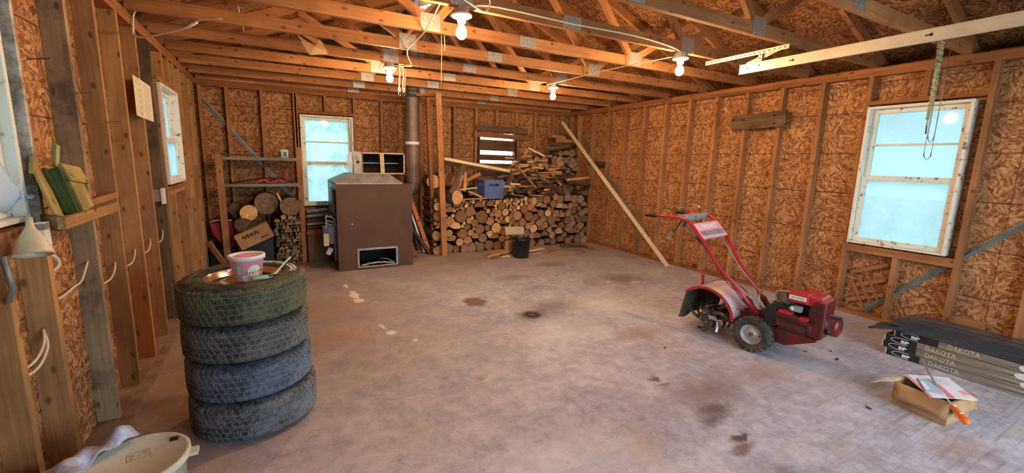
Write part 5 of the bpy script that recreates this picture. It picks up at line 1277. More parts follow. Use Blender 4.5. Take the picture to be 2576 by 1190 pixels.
add('strap', G().tube([(.70, -4.395, tz + .035), (.765, -4.39, tz + .032), (.80, -4.34, tz + .034), (.83, -4.22, tz + .04), (.86, -4.08, tz + .04), (.885, -3.99, tz + .042)], [.010, .010, .006, .005, .005, .006], 8), 'bungee', t, smooth=True)
add('strap_end', G().beam((.70, -4.39, tz + .035), (.77, -4.385, tz + .035), .035, .008), 'bungee', t)
add('hook', G().tube([(.765, -4.39, tz + .036), (.79, -4.40, tz + .045), (.81, -4.385, tz + .04), (.80, -4.365, tz + .034)], .004, 6), 'black', t, smooth=True)
add('hook', G().tube([(.885, -3.99, tz + .043), (.90, -3.96, tz + .05), (.91, -3.95, tz + .045)], [.009, .007, .005], 6), 'black', t, smooth=True)

# ================================================================== NEAR LEFT: LIDDED PAIL, GLOVE, DRUM
M['pail'] = plain('yellowed_white_plastic', (.66, .68, .55), .4, dirt=(.56, .55, .42), dscale=9)
t = thing('lidded_pail', 'white lidded pail at the bottom left edge, its stained lid up', 'pail', (.315, -4.95, 0))
cx, cy, lz = .315, -4.955, .35
add('pail_body', G().lathe([(0, 0), (.13, 0), (.148, .33), (.156, .33), (.156, .345)], (cx, cy, 0), 40), 'pail', t, smooth=True)
lid = add('pail_lid', G().lathe([(.160, .325), (.164, .33), (.164, .35), (.158, .354), (.150, .354), (.146, .349), (.0, .349)], (cx, cy, 0), 48), 'pail', t, smooth=True)
add('lid_tab', G().b2(cx + .155, cx + .19, cy - .03, cy + .01, .330, .345), 'pail', t); add('spout_cap', G().b2(cx + .085, cx + .112, cy + .075, cy + .10, .3495, .353), 'black', lid)
mt = frame((cx - .0, cy + .03, .3496), (1, .25, 0), (-.25, 1, 0)); g = G()
for (a, b, c, d) in ((-.035, .035, .022, .024), (-.035, .035, -.024, -.022), (-.035, -.033, -.024, .024), (.033, .035, -.024, .024), (-.028, -.012, .004, .014), (-.028, -.016, -.014, -.006), (-.005, .004, -.004, .002), (.010, .026, .002, .014)): g.prism([(a, c), (b, c), (b, d), (a, d)], 0, .0006, mat=mt)
add('embossed_panel', g, 'gray_ink', lid)
t = thing('beige_container', 'beige rounded container behind the white pail against the left wall', 'container', (.08, -5.05, 0))
o = add('container_body', G().prism([(.02, -4.90), (.05, -4.862), (.11, -4.845), (.143, -4.852), (.143, -5.3), (.02, -5.3)], 0, .345), 'card_light', t); bev(o, .012, 3)
M['cloth'] = plain('bluish_white_rag', (.60, .70, .92), .8, dirt=(.22, .16, .15), dscale=11)
g = G(); NX, NY = 26, 8
for i in range(NX + 1):
    for j in range(NY + 1):
        u = i / NX; v = j / NY - .5; a = Vector((.00, -5.10, .375)).lerp(Vector((.27, -4.79, .375)), u)
        wd = .06 + .02 * math.sin(u * 7) - .03 * max(0, u - .7) / .3
        p = a + Vector((.75, -.66, 0)) * v * wd * 2
        p.z += .02 * math.cos(v * 3.1) + .012 * math.sin(u * 16 + v * 6) + .008 * math.sin(u * 31) + (.018 if u > .8 else 0) * math.sin((u - .8) * 15)
        g.v.append(tuple(p))
for i in range(NX):
    for j in range(NY):
        a = i * (NY + 1) + j; g.f.append((a, a + NY + 1, a + NY + 2, a + 1)); g.mi.append(0); g.uv.append([(0, 0)] * 4)
o = add('dirty_rag', g, 'cloth', loc=(.13, -4.95, .375), smooth=True); md = o.modifiers.new('thick', 'SOLIDIFY'); md.thickness = .006; md = o.modifiers.new('sub', 'SUBSURF'); md.levels = 1; md.render_levels = 1
tag(o, 'dirty bluish white rag lying across the pail and drum', 'rag')

# ================================================================== LEFT WALL ITEMS
o = add('instruction_sheet', G().box((.004, -2.78, 1.845), (.0015, .40, .42), rot=Euler((.03, 0, 0)).to_matrix()), 'paper', loc=(.004, -2.78, 1.845)) if False else None
t = thing('instruction_sheet', 'cream instruction sheet pinned to the studs left of the far window', 'paper', (.006, -2.72, 1.86))
yy0, yy1, za, zb = -2.985, -2.50, 1.735, 1.985
mt = frame((.0075, (yy0 + yy1) / 2, (za + zb) / 2), (0, 1, -.03), (0, 0, 1))
hw, hh = .235, .135
add('sheet', G().prism([(-hw, -hh), (-hw / 2, -hh - .003), (hw, -hh + .0), (hw, hh), (0, hh + .002), (-hw, hh)], -.0008, .0004, mat=mt), 'paper', t)
g = G()
for i in range(15):
    y = hh - .03 - i * .017; g.prism([(.03, y), (.03 + U(.13, .175), y), (.03 + U(.13, .175), y + .005), (.03, y + .005)], .0005, .0009, mat=mt)
for i in range(5):
    y = hh - .08 - i * .04; g.prism([(-.13, y), (-.09, y + .01), (-.06, y), (-.10, y - .012)], .0005, .0009, mat=mt)
M['faint_ink'] = plain('faint_print', (.50, .47, .36), .85)
add('printed_lines', g, 'faint_ink', t)['kind'] = 'stuff'
g = G(); g.tube([mt @ Vector((-.12 + .065 * math.cos(a), hh - .03 + .014 * math.sin(a), .001)) for a in [2 * PI * k / 24 for k in range(24)]], .0018, 4, closed=True)
g.tube([mt @ Vector((-.10 + .03 * math.cos(a), -hh + .02 + .008 * math.sin(a), .001)) for a in [2 * PI * k / 16 for k in range(16)]], .0012, 4, closed=True)
add('printed_oval', g, 'gray_ink', t)
# corner shelf between studs
t = thing('corner_shelf', 'small rough shelf with a raised front rail on the left wall studs', 'shelf', (.02, -4.3, 1.19))
add('shelf_board', G().prism([(-.085, -4.49), (.10, -4.63), (.10, -4.05), (0.012, -4.00), (.012, -4.46)], 0, .016, mat=Matrix.Translation((0, 0, 1.172))), 'stud', t)
add('front_rail', G().beam((.108, -4.645, 1.205), (.108, -4.035, 1.205), .019, .045), 'stud_l', t); add('end_rail', G().beam((.01, -4.512, 1.205), (.104, -4.648, 1.205), .019, .045), 'stud_lg', t)
add('back_rail', G().beam((.012, -4.06, 1.225), (.012, -3.62, 1.235), .019, .03), 'stud', t)
# weathered nest box of green and yellow boards on it
t = thing('nest_box', 'weathered yellow and green wooden nest box leaning on the small shelf', 'box', (.06, -4.45, 1.215))
UP = Vector((-.45, .12, .9))
def slab(a, b, w, h, mat, nm, up=(1, 0, .3)): 
    o = add(nm, G().beam(a, b, w, h, up=up), mat, t); bev(o, .002, 1)
slab((.02, -4.515, 1.385), (.085, -4.60, 1.225), .06, .012, 'moss_wood', 'side_board')
slab((.03, -4.46, 1.40), (.09, -4.50, 1.225), .085, .014, 'green_wood', 'inner_board')
slab((.045, -4.485, 1.405), (.10, -4.53, 1.23), .012, .05, 'green_wood', 'divider_board')
slab((.07, -4.38, 1.375), (.10, -4.36, 1.228), .125, .013, 'moss_wood', 'front_board')
slab((.06, -4.36, 1.415), (.088, -4.37, 1.345), .165, .013, 'moss_wood', 'roof_board')
slab((.03, -4.40, 1.41), (.035, -4.375, 1.50), .026, .014, 'slat_green', 'upright_slat')
slab((.01, -4.535, 1.385), (.015, -4.525, 1.45), .035, .014, 'moss_wood', 'upright_slat')
# funnel and thermostat
M['funnel'] = plain('beige_plastic', (.70, .62, .42), .4, dirt=(.58, .48, .30), dscale=8)
ax_d = Vector((-.10, .35, .95)).normalized(); Rf = ax_d.to_track_quat('Z', 'Y').to_matrix()
t = thing('funnel', 'beige plastic funnel hung upside down below the near left window', 'funnel', (.07, -4.80, 1.14))
add('funnel_cone', G().lathe([(.050, -.050), (.053, -.048), (.052, -.040), (.041, -.005), (.026, .025), (.014, .045), (.011, .052), (.009, .085), (.006, .085)], (.072, -4.79, 1.165), 32, rot=Rf), 'funnel', t, smooth=True)
t = thing('thermostat', 'small white wall switch box with a grey top below the corner shelf', 'switch', (.03, -4.66, 1.16))
add('switch_body', G().b2(.045, .075, -4.70, -4.655, 1.11, 1.215), 'white', t); add('switch_cap', G().b2(.046, .077, -4.702, -4.66, 1.19, 1.213), 'galv_dull', t); add('mounting_bracket', G().b2(.012, .0445, -4.695, -4.665, 1.12, 1.20), 'brass', t)
t = thing('outlet_box', 'electric outlet box on a grey stud below the far left window', 'outlet', (-.03, -2.38, 1.13))
add('metal_box', G().b2(-.07, -.012, -2.43, -2.3655, 1.08, 1.18), 'brass', t); add('cover_plate', G().b2(-.012, .008, -2.445, -2.385, 1.06, 1.19), 'white', t)
# wiring run through the studs
ys = [-4.359 + n * S - .019 for n in range(-1, 5)]
cable('upper cream cable of the pair from the painted stud hole', [(-.045, -4.50, .757), (-.02, -4.58, .72), (-.012, -4.68, .69), (-.03, -4.76, .68)], .0055, 'rope', 'wall_cable')
cable('lower cream cable of the pair from the painted stud hole', [(-.045, -4.50, .742), (-.015, -4.57, .70), (-.008, -4.68, .66), (-.03, -4.76, .655)], .0055, 'rope', 'wall_cable')
cable('white cable curling out of the wall above the nearest stud hole', [(-.05, -4.50, 1.07), (.0, -4.47, 1.055), (.01, -4.44, 1.02), (.0, -4.45, .99), (-.04, -4.49, .965)], .007, 'rope', 'wall_cable')
cable('cream cable sagging between the painted stud and the stained stud', [(-.04, -4.49, .87), (-.02, -4.40, .85), (-.01, -4.28, .865), (-.02, -4.15, .865), (-.04, -3.98, .93)], .005, 'rope', 'wall_cable')
for i in range(1, 5):
    y = -4.359 + i * S
    cable(['', 'cream cable drooping between the stained stud and the next', 'cream cable drooping between the second and third studs past the stained one', 'cream cable drooping left of the dark stud', 'short cream cable drooping below the outlet box'][i], [(-.045, y + S - .04, .83), (-.032, y + S - .10, .80), (-.02, y + .17, .772), (-.03, y + .005, .775)], .0048, 'wire_yellow', 'wall_cable')
t_ = thing('wall_clamp', 'grey metal strap hanging below the funnel', 'strap', (.03, -4.9, 1.0))
add('strap_body', G().tube([(.03, -4.87, 1.13), (.035, -4.86, 1.02), (.01, -4.83, .97), (-.01, -4.80, .96)], .009, 6), 'brace', t_, smooth=True)
for i, (y, z, l) in enumerate(((-3.98, 1.752, .07), (-3.60, 1.64, .11), (-4.395, 1.83, .05))):
    o = add('nail', G().beam((-.005, y, z), (.05, y + l * .6, z + .015), .004, .004), 'black', loc=(0, y, z)); tag(o, ['bent nail in the stud beside the stained one', 'long bent nail in the stud left of the paper', 'rusty nail above the corner shelf'][i], 'nail')

# ================================================================== TILLER
TC = Vector((4.31, -4.93, 0)); TF = Vector((.15, -.99, 0)).normalized()
trot = math.atan2(TF.y, TF.x)
t = thing('garden_tiller', 'red walk behind garden tiller with rear tines and engine', 'tiller', tuple(TC), trot)
def L(name, g, mat, par=None, smooth=False):
    """local coordinates: x forward, y to the machine's left, z up"""
    return add(name, g, mat, par or t, smooth=smooth, local=True)
M['tred'] = plain('tiller_red_paint', (.50, .025, .03), .28, dirt=(.36, .02, .025), dscale=5)
M['tred_dk'] = plain('tiller_dark_red', (.17, .009, .009), .35, dirt=(.035, .015, .012), dscale=9)
M['tgray'] = plain('tiller_grey_metal', (.45, .47, .50), .35, .6)
M['tdirt'] = plain('dirty_black_steel', (.04, .038, .036), .5, .3, dirt=(.10, .085, .07), dscale=12)
M['rubbr'] = plain('tiller_tire_rubber', (.028, .027, .025), .75, dirt=(.10, .085, .06), dscale=10)
M['rimgray'] = plain('tiller_rim', (.46, .48, .48), .45, .2, dirt=(.34, .27, .2), dscale=14)
M['decal'] = plain('hood_decal_pale', (.66, .60, .62), .4, dirt=(.60, .34, .36), dscale=9); M['rust'] = plain('rusty_steel', (.20, .12, .08), .8, .2, dirt=(.10, .07, .055), dscale=30)
M['decal_y'] = plain('hood_decal_yellow', (.70, .58, .22), .5)
RX = Matrix.Rotation(PI / 2, 3, 'X')
# wheels: axle along y
def twheel(y, sgn):
    R = .147; w = .085
    pr = [(.078, -.030), (.085, -.038), (.115, -.043), (.135, -.038), (.138, -.030), (.140, 0), (.138, .030), (.135, .038), (.115, .043), (.085, .038), (.078, .030)]
    g = G().lathe(pr, (0, y, .147), 40, rot=RX)
    for k in range(20):
        a = 2 * PI * k / 20
        for s in (-1, 1):
            aa = a + (.5 * 2 * PI / 20 if s > 0 else 0)
            p0 = Vector((.139 * math.cos(aa), y + s * .004, .147 + .139 * math.sin(aa))); p1 = Vector((.133 * math.cos(aa + .17), y + s * .044, .147 + .133 * math.sin(aa + .17)))
            g.beam(p0, p1, .016, .018, up=(math.cos(aa), 0, math.sin(aa)))
    wh = L('wheel', g, 'rubbr', smooth=False)
    f = sgn
    rp = [(.080, .036), (.076, .030), (.072, .012), (.06, .006), (.05, .014), (.03, .016), (.028, .024), (0, .026)]
    L('wheel_rim', G().lathe([(r, -z * f) for r, z in rp], (0, y, .147), 32, rot=RX), 'rimgray', wh, smooth=True)
    L('hub_cap', G().lathe([(0, -.036 * f), (.016, -.034 * f), (.018, -.02 * f)], (0, y, .147), 16, rot=RX), 'rust', wh, smooth=True)
    L('valve', G().beam((.055, y + f * .018, .147), (.07, y + f * .026, .147), .006, .006), 'black', wh)
twheel(-.155, -1); twheel(.155, 1)
L('axle', G().tube([(0, -.15, .147), (0, .15, .147)], .013, 10), 'tdirt')
L('gearbox', G().box((.0, 0, .20), (.14, .09, .16)).box((-.22, 0, .155), (.36, .06, .05)), 'tdirt')
g = G().beam((-.18, -.05, .25), (.20, -.05, .29), .012, .05).beam((-.18, .05, .25), (.20, .05, .29), .012, .05)
L('frame_rail', g, 'tred_dk')
# tine hood: curved sheet, axis along y
hc = (-.39, .19); HR = .245
def hood_arc(a0, a1, r0, r1, y0, y1, n=22):
    g = G(); 
    poly = [(hc[0] + r1 * math.cos(a0 + (a1 - a0) * k / n), hc[1] + r1 * math.sin(a0 + (a1 - a0) * k / n)) for k in range(n + 1)] + [(hc[0] + r0 * math.cos(a1 - (a1 - a0) * k / n), hc[1] + r0 * math.sin(a1 - (a1 - a0) * k / n)) for k in range(n + 1)]
    g.prism(poly, -y1, -y0, mat=frame((0, 0, 0), (1, 0, 0), (0, 0, 1))); return g
L('tine_hood', hood_arc(.10, 2.35, HR, HR + .004, -.20, .20), 'tred')
L('hood_rim', hood_arc(.08, 2.38, HR - .012, HR + .006, -.206, -.199), 'tred'); L('hood_rim', hood_arc(.08, 2.38, HR - .012, HR + .006, .199, .206), 'tred')
L('hood_decal', hood_arc(.16, 1.85, HR + .0045, HR + .0055, -.188, .16), 'decal'); L('warning_decal', hood_arc(1.0, 1.5, HR + .0056, HR + .0062, -.18, -.10), 'decal_y')
g = G()
for k in range(9):
    a = .72 + k * .09; g2 = hood_arc(a, a + .022, HR + .0063, HR + .0067, -.08 if k % 3 else -.16, .13, 2); g.v_ = 0; g._add(g2.v, g2.f, 0, g2.uv)
L('decal_print', g, 'tubp')['kind'] = 'stuff'
for a in (.28, .20): L('hood_hole', G().lathe([(0, 0), (.011, 0), (.011, .001), (0, .001)], (0, 0, 0), 12), 'black').data.transform(frame((hc[0] + (HR + .0046) * math.cos(a + .12), -.10 if a > .25 else .02, hc[1] + (HR + .0046) * math.sin(a + .12)), (0, 1, 0), (-math.sin(a), 0, math.cos(a))))
# rubber rear flap
g = G(); n1, n2 = 8, 10
for i in range(n1 + 1):
    for j in range(n2 + 1):
        u = i / n1; v = j / n2; g.v.append((hc[0] - .175 - .05 * u + .012 * math.sin(v * 6), -.19 + .38 * v, hc[1] + .165 - .255 * u + .006 * math.sin(v * 9 + u * 3)))
for i in range(n1):
    for j in range(n2): a = i * (n2 + 1) + j; g.f.append((a, a + 1, a + n2 + 2, a + n2 + 1)); g.mi.append(0); g.uv.append([(0, 0)] * 4)
o = L('rubber_flap', g, 'rubbr', smooth=True); o.modifiers.new('t', 'SOLIDIFY').thickness = .006
L('side_shield', G().prism([(hc[0] - .205, .10), (hc[0] - .06, .12), (hc[0] - .03, .30), (hc[0] - .05, .41), (hc[0] - .16, .36), (hc[0] - .20, .25)], -.172, -.168, mat=frame((0, 0, 0), (1, 0, 0), (0, 0, 1))), 'tdirt')
# tines
L('tine_shaft', G().tube([(hc[0], -.17, .16), (hc[0], .17, .16)], .014, 10), 'tdirt')
for q, y in enumerate((-.15, -.06, .06, .15)):
    pl = L('tine_plate', G().lathe([(0, -.003), (.055, -.003), (.055, .003), (0, .003)], (hc[0], y, .16), 16, rot=RX), 'tdirt')
    for k in range(4):
        a = k * PI / 2 + q * .4 + .3; pts = []
        for s_ in range(7):
            f = s_ / 6; rad = .03 + .12 * f; aa = a - .9 * f * f; yy = y + (.0 if f < .6 else (f - .6) * .12) * (1 if (k + q) % 2 else -1)
            pts.append((hc[0] + rad * math.cos(aa), yy, max(.16 + rad * math.sin(aa), .009)))
        g = G()
        for s_ in range(6): g.beam(pts[s_], pts[s_ + 1], .007, .034 - .003 * s_, up=(-math.sin(a), 0, math.cos(a)))
        L('tine', g, 'tdirt' if k else 'tgray', pl)
        L('bolt', G().lathe([(0, -.009), (.008, -.009), (.008, .009), (0, .009)], (hc[0] + .042 * math.cos(a), y, .16 + .042 * math.sin(a)), 6, rot=RX), 'tgray', pl)
# depth lever
L('depth_lever', G().beam((-.52, 0, .38), (-.525, 0, .49), .03, .012, up=(1, 0, 0)), 'tred'); L('depth_handle', G().tube([(-.505, 0, .478), (-.55, 0, .51), (-.605, 0, .548)], .007, 8), 'tred', smooth=True)
L('lever_knob', G().lathe([(0, -.02), (.014, -.014), (.019, 0), (.014, .014), (0, .02)], (-.612, 0, .552), 14), 'black_pl', smooth=True)
# handlebars
hb = []
for sgn in (-1, 1):
    pts = [(.01, sgn * .11, .30), (-.14, sgn * .15, .46), (-.30, sgn * .185, .625), (-.45, sgn * .215, .84), (-.56, sgn * .22, .962), (-.61, sgn * .222, .998), (-.67, sgn * .228, 1.012), (-.78, sgn * .236, 1.008), (-.89, sgn * .245, 1.005)]
    h = L('handlebar', G().tube(pts, .0145, 12), 'tred', smooth=True); hb.append(h)
    L('hand_grip', G().tube([(-.885, sgn * .2445, 1.005), (-.89, sgn * .245, 1.005), (-.985, sgn * .25, 1.002), (-.998, sgn * .251, 1.001)], [.016, .019, .018, .012], 12), 'black_pl', h, smooth=True)
for s_ in (-1, 1): L('handle_bracket', G().beam((.03, s_ * .11, .27), (-.10, s_ * .14, .42), .006, .05), 'tred_dk')
L('handle_brace', G().tube([(-.10, .142, .43), (-.06, .05, .40), (-.02, -.02, .33)], .006, 6).tube([(-.10, -.142, .43), (-.06, -.05, .40), (-.02, .02, .33)], .006, 6), 'tgray', smooth=True)
cr = L('cross_plate', G().box((-.68, 0, 1.028), (.06, .42, .006)).box((-.648, 0, 1.008), (.006, .40, .05)), 'tgray')
L('plate_notch', G().tube([(-.644, -.02, 1.0), (-.644, -.012, 1.012), (-.644, .006, 1.012), (-.644, .012, 1.0)], .002, 5), 'black', cr)
# name panel between the bars
pm = frame((-.503, 0, .912), (0, 1, 0), Vector((-.115, 0, .125)))
pn = L('name_panel', G().prism([(-.215, -.075), (.215, -.075), (.215, .068), (.20, .078), (-.20, .078), (-.215, .068)], .0, .004, mat=pm), 'tubp')
L('panel_fold', G().prism([(-.218, -.080), (.218, -.080), (.218, -.072), (-.218, -.072)], -.02, .006, mat=pm), 'decal', pn)
L('panel_strip', G().prism([(-.19, -.055), (.19, -.055), (.19, -.005), (-.19, -.005)], .0041, .0048, mat=pm), 'tgray', pn)
# facing the operator at the rear: seen from behind-right the lettering reads left to right towards +y reversed
pmt = frame((-.503, 0, .912), (0, -1, 0), Vector((-.115, 0, .125)))
def ptext(s, size, mat, x, y, name, **k):
    sv = INV[t.name]; INV[t.name] = Matrix(); INV[pn.name] = Matrix(); o = text(s, size, mat, PTM @ Matrix.Translation((x, y, .0052)), pn, name, .0005, **k); INV[t.name] = sv; return o
PTM = pm
ptext('TROY-BILT', .052, 'white_ink', .012, .035, 'panel_lettering', sx=1.0, bold=.0015)
L('panel_emblem', G().tube([pm @ Vector((-.165 + .018 * math.cos(a), .036 + .020 * math.sin(a), .005)) for a in [2 * PI * k / 20 for k in range(20)]], .0028, 5, closed=True), 'white_ink', pn)
g = G()
for a in (-.13, .10): g.prism([(a, -.05), (a + .004, -.05), (a + .004, -.012), (a, -.012)], .0049, .0056, mat=pm)
g.prism([(-.17, -.014), (-.13, -.05), (-.126, -.05), (-.165, -.012)], .0049, .0056, mat=pm)
L('panel_marks', g, 'ink', pn)
# control levers and cables
L('clutch_lever', G().tube([(-.70, -.10, 1.03), (-.72, -.105, 1.075), (-.735, -.11, 1.085)], .006, 6), 'black_pl'); L('lever_tab', G().box((-.74, -.115, 1.088), (.03, .02, .012)), 'tgray')
L('throttle_lever', G().tube([(-.66, .10, 1.03), (-.675, .10, 1.08)], .005, 6), 'tdirt'); L('throttle_knob', G().lathe([(0, -.012), (.011, -.008), (.013, 0), (.009, .012), (0, .014)], (-.677, .10, 1.092), 12), 'tgray', smooth=True)
L('lever_lower', G().tube([(-.66, .09, 1.0), (-.62, .08, .93)], .005, 6).tube([(-.66, -.02, 1.0), (-.61, .02, .94)], .005, 6), 'tdirt')
L('shift_arm', G().beam((-.66, -.19, 1.0), (-.74, -.20, .86), .010, .012).beam((-.64, -.16, 1.0), (-.66, -.17, .93), .03, .02), 'tdirt'); L('shift_link', G().beam((-.745, -.20, .87), (-.775, -.20, .80), .022, .025), 'galv')
L('spring_link', G().beam((-.65, -.16, .93), (-.55, -.15, .85), .016, .020), 'galv_dull'); L('spring', G().tube([(-.55, -.15, .85), (-.47, -.14, .79)], .011, 8), 'black', smooth=True)
def tc(nm, pts, r, mat):
    P = [Vector(p) for p in pts]; out = []
    for i in range(len(P) - 1):
        p0 = P[max(i - 1, 0)]; p1 = P[i]; p2 = P[i + 1]; p3 = P[min(i + 2, len(P) - 1)]
        for k in range(5):
            u = k / 5; out.append(.5 * ((2 * p1) + (-p0 + p2) * u + (2 * p0 - 5 * p1 + 4 * p2 - p3) * u * u + (-p0 + 3 * p1 - 3 * p2 + p3) * u ** 3))
    out.append(P[-1]); L(nm, G().tube(out, r, 6), mat, smooth=True)
tc('clutch_rod', [(-.47, -.14, .79), (-.36, -.12, .62), (-.24, -.10, .50), (-.12, -.08, .36), (.02, -.06, .30)], .0035, 'tdirt')
tc('control_cable', [(-.66, -.1, 1.0), (-.54, -.12, .84), (-.40, -.10, .66), (-.28, -.08, .50), (-.22, -.06, .44)], .003, 'black')
tc('control_rod', [(-.46, .16, .82), (-.28, .14, .60), (-.06, .10, .42), (.12, .06, .38)], .005, 'tgray')
tc('control_rod', [(-.28, -.16, .60), (-.10, -.12, .45), (.06, -.06, .33)], .005, 'tgray')
tc('throttle_cable', [(-.18, -.09, .46), (-.12, -.06, .36), (-.04, -.09, .30), (.06, -.05, .34), (.10, -.02, .36)], .003, 'black')
# engine
L('skid_pan', G().prism([(.10, .20), (.17, .115), (.21, .112), (.40, .205), (.40, .225), (.12, .235)], -.10, .10, mat=frame((0, 0, 0), (1, 0, 0), (0, 0, 1))), 'tred_dk')
L('crankcase', G().box((.26, 0, .265), (.24, .18, .10)), 'tdirt')
bc_ = L('belt_cover', G().prism([(.145, .275), (.37, .285), (.375, .33), (.30, .372), (.16, .395), (.14, .38)], .105, .16, mat=frame((0, 0, 0), (1, 0, 0), (0, 0, 1))), 'tred_dk'); bev(bc_, .008)
L('cover_ridge', G().beam((.15, -.162, .345), (.365, -.162, .318), .006, .016), 'near_black', bc_); L('cover_cap', G().box((.20, -.135, .388), (.09, .05, .018)).box((.32, -.135, .368), (.05, .05, .025)), 'tred', bc_)
L('side_block', G().box((.105, -.08, .33), (.075, .16, .14)), 'near_black'); L('fuel_tank', G().box((.17, -.02, .41), (.16, .13, .05)), 'tdirt')
L('tank_label', G().box((.15, -.05, .4365), (.08, .03, .002)), 'decal')
L('cylinder', G().box((.30, .03, .38), (.16, .14, .14)), 'tdirt')
for k in range(5): L('cooling_fin', G().box((.30, .03, .33 + k * .024), (.18, .16, .006)), 'tdirt')
sh = L('engine_shroud', G().prism([(.22, .475), (.43, .455), (.435, .50), (.40, .535), (.23, .545)], -.10, .10, mat=frame((0, 0, 0), (1, 0, 0), (0, 0, 1))), 'tred'); bev(sh, .01, 3)
fs_ = L('fan_shroud', G().prism([(.335, .24), (.425, .225), (.435, .30), (.435, .51), (.36, .52), (.33, .42)], -.105, .105, mat=frame((0, 0, 0), (1, 0, 0), (0, 0, 1))), 'tred_dk'); bev(fs_, .012, 3)
L('shroud_slot', G().box((.39, -.1065, .465), (.055, .003, .03)).box((.37, -.1065, .42), (.06, .003, .004)), 'black', fs_)
ml = L('air_filter_box', G().b2(.195, .325, -.125, .02, .475, .545), 'tred'); bev(ml, .008, 2)
lb = L('engine_label', G().b2(.205, .315, -.1275, -.1258, .497, .528), 'tubl', ml)
sv = INV[lb.name] if lb.name in INV else None; INV[lb.name] = Matrix()
text('TECUMSEH', .018, 'ink', frame((.26, -.1278, .512), (1, 0, 0), (0, 0, 1)), lb, 'label_lettering', .0004, bold=.0)
L('muffler', G().lathe([(0, -.045), (.036, -.045), (.042, -.03), (.042, .04), (.036, .05), (0, .05)], (.155, -.07, .49), 20, rot=Matrix.Rotation(PI / 2, 3, 'X')), 'rust', smooth=True)
L('muffler_port', G().lathe([(.022, 0), (.022, .004), (.013, .004), (.013, .001), (0, .001)], (.155, -.114, .49), 16, rot=Matrix.Rotation(PI / 2, 3, 'X')), 'rimgray', smooth=True); L('port_hole', G().lathe([(0, 0), (.013, 0), (.013, .0018), (0, .0018)], (.155, -.1150, .49), 14, rot=Matrix.Rotation(PI / 2, 3, 'X')), 'black')
L('muffler_guard', G().tube([(.11, -.12, .47), (.115, -.12, .53), (.16, -.12, .545), (.22, -.10, .54)], .004, 6), 'tgray', smooth=True)
L('carburetor', G().box((.27, -.12, .43), (.05, .04, .04)), 'tgray'); L('primer_bulb', G().lathe([(.0, .022), (.014, .018), (.018, .008), (.018, -.008), (0, -.01)], (.235, -.125, .425), 16, rot=RX), 'tubb', smooth=True)
L('spark_guard', G().tube([(.24, .06, .54), (.26, .05, .565), (.33, .04, .565), (.36, .03, .54)], .005, 6), 'tred', smooth=True)
rp = [(0, .075), (.05, .075), (.073, .065), (.078, .045), (.078, .0), (.085, -.005), (.085, -.02)]
L('recoil_starter', G().lathe(rp, (.435, 0, .335), 28, rot=Matrix.Rotation(PI / 2, 3, 'Y')), 'tred_dk', smooth=True); L('starter_grip', G().lathe([(0, -.02), (.014, -.016), (.014, .016), (0, .02)], (.455, -.07, .30), 12), 'black_pl', smooth=True)

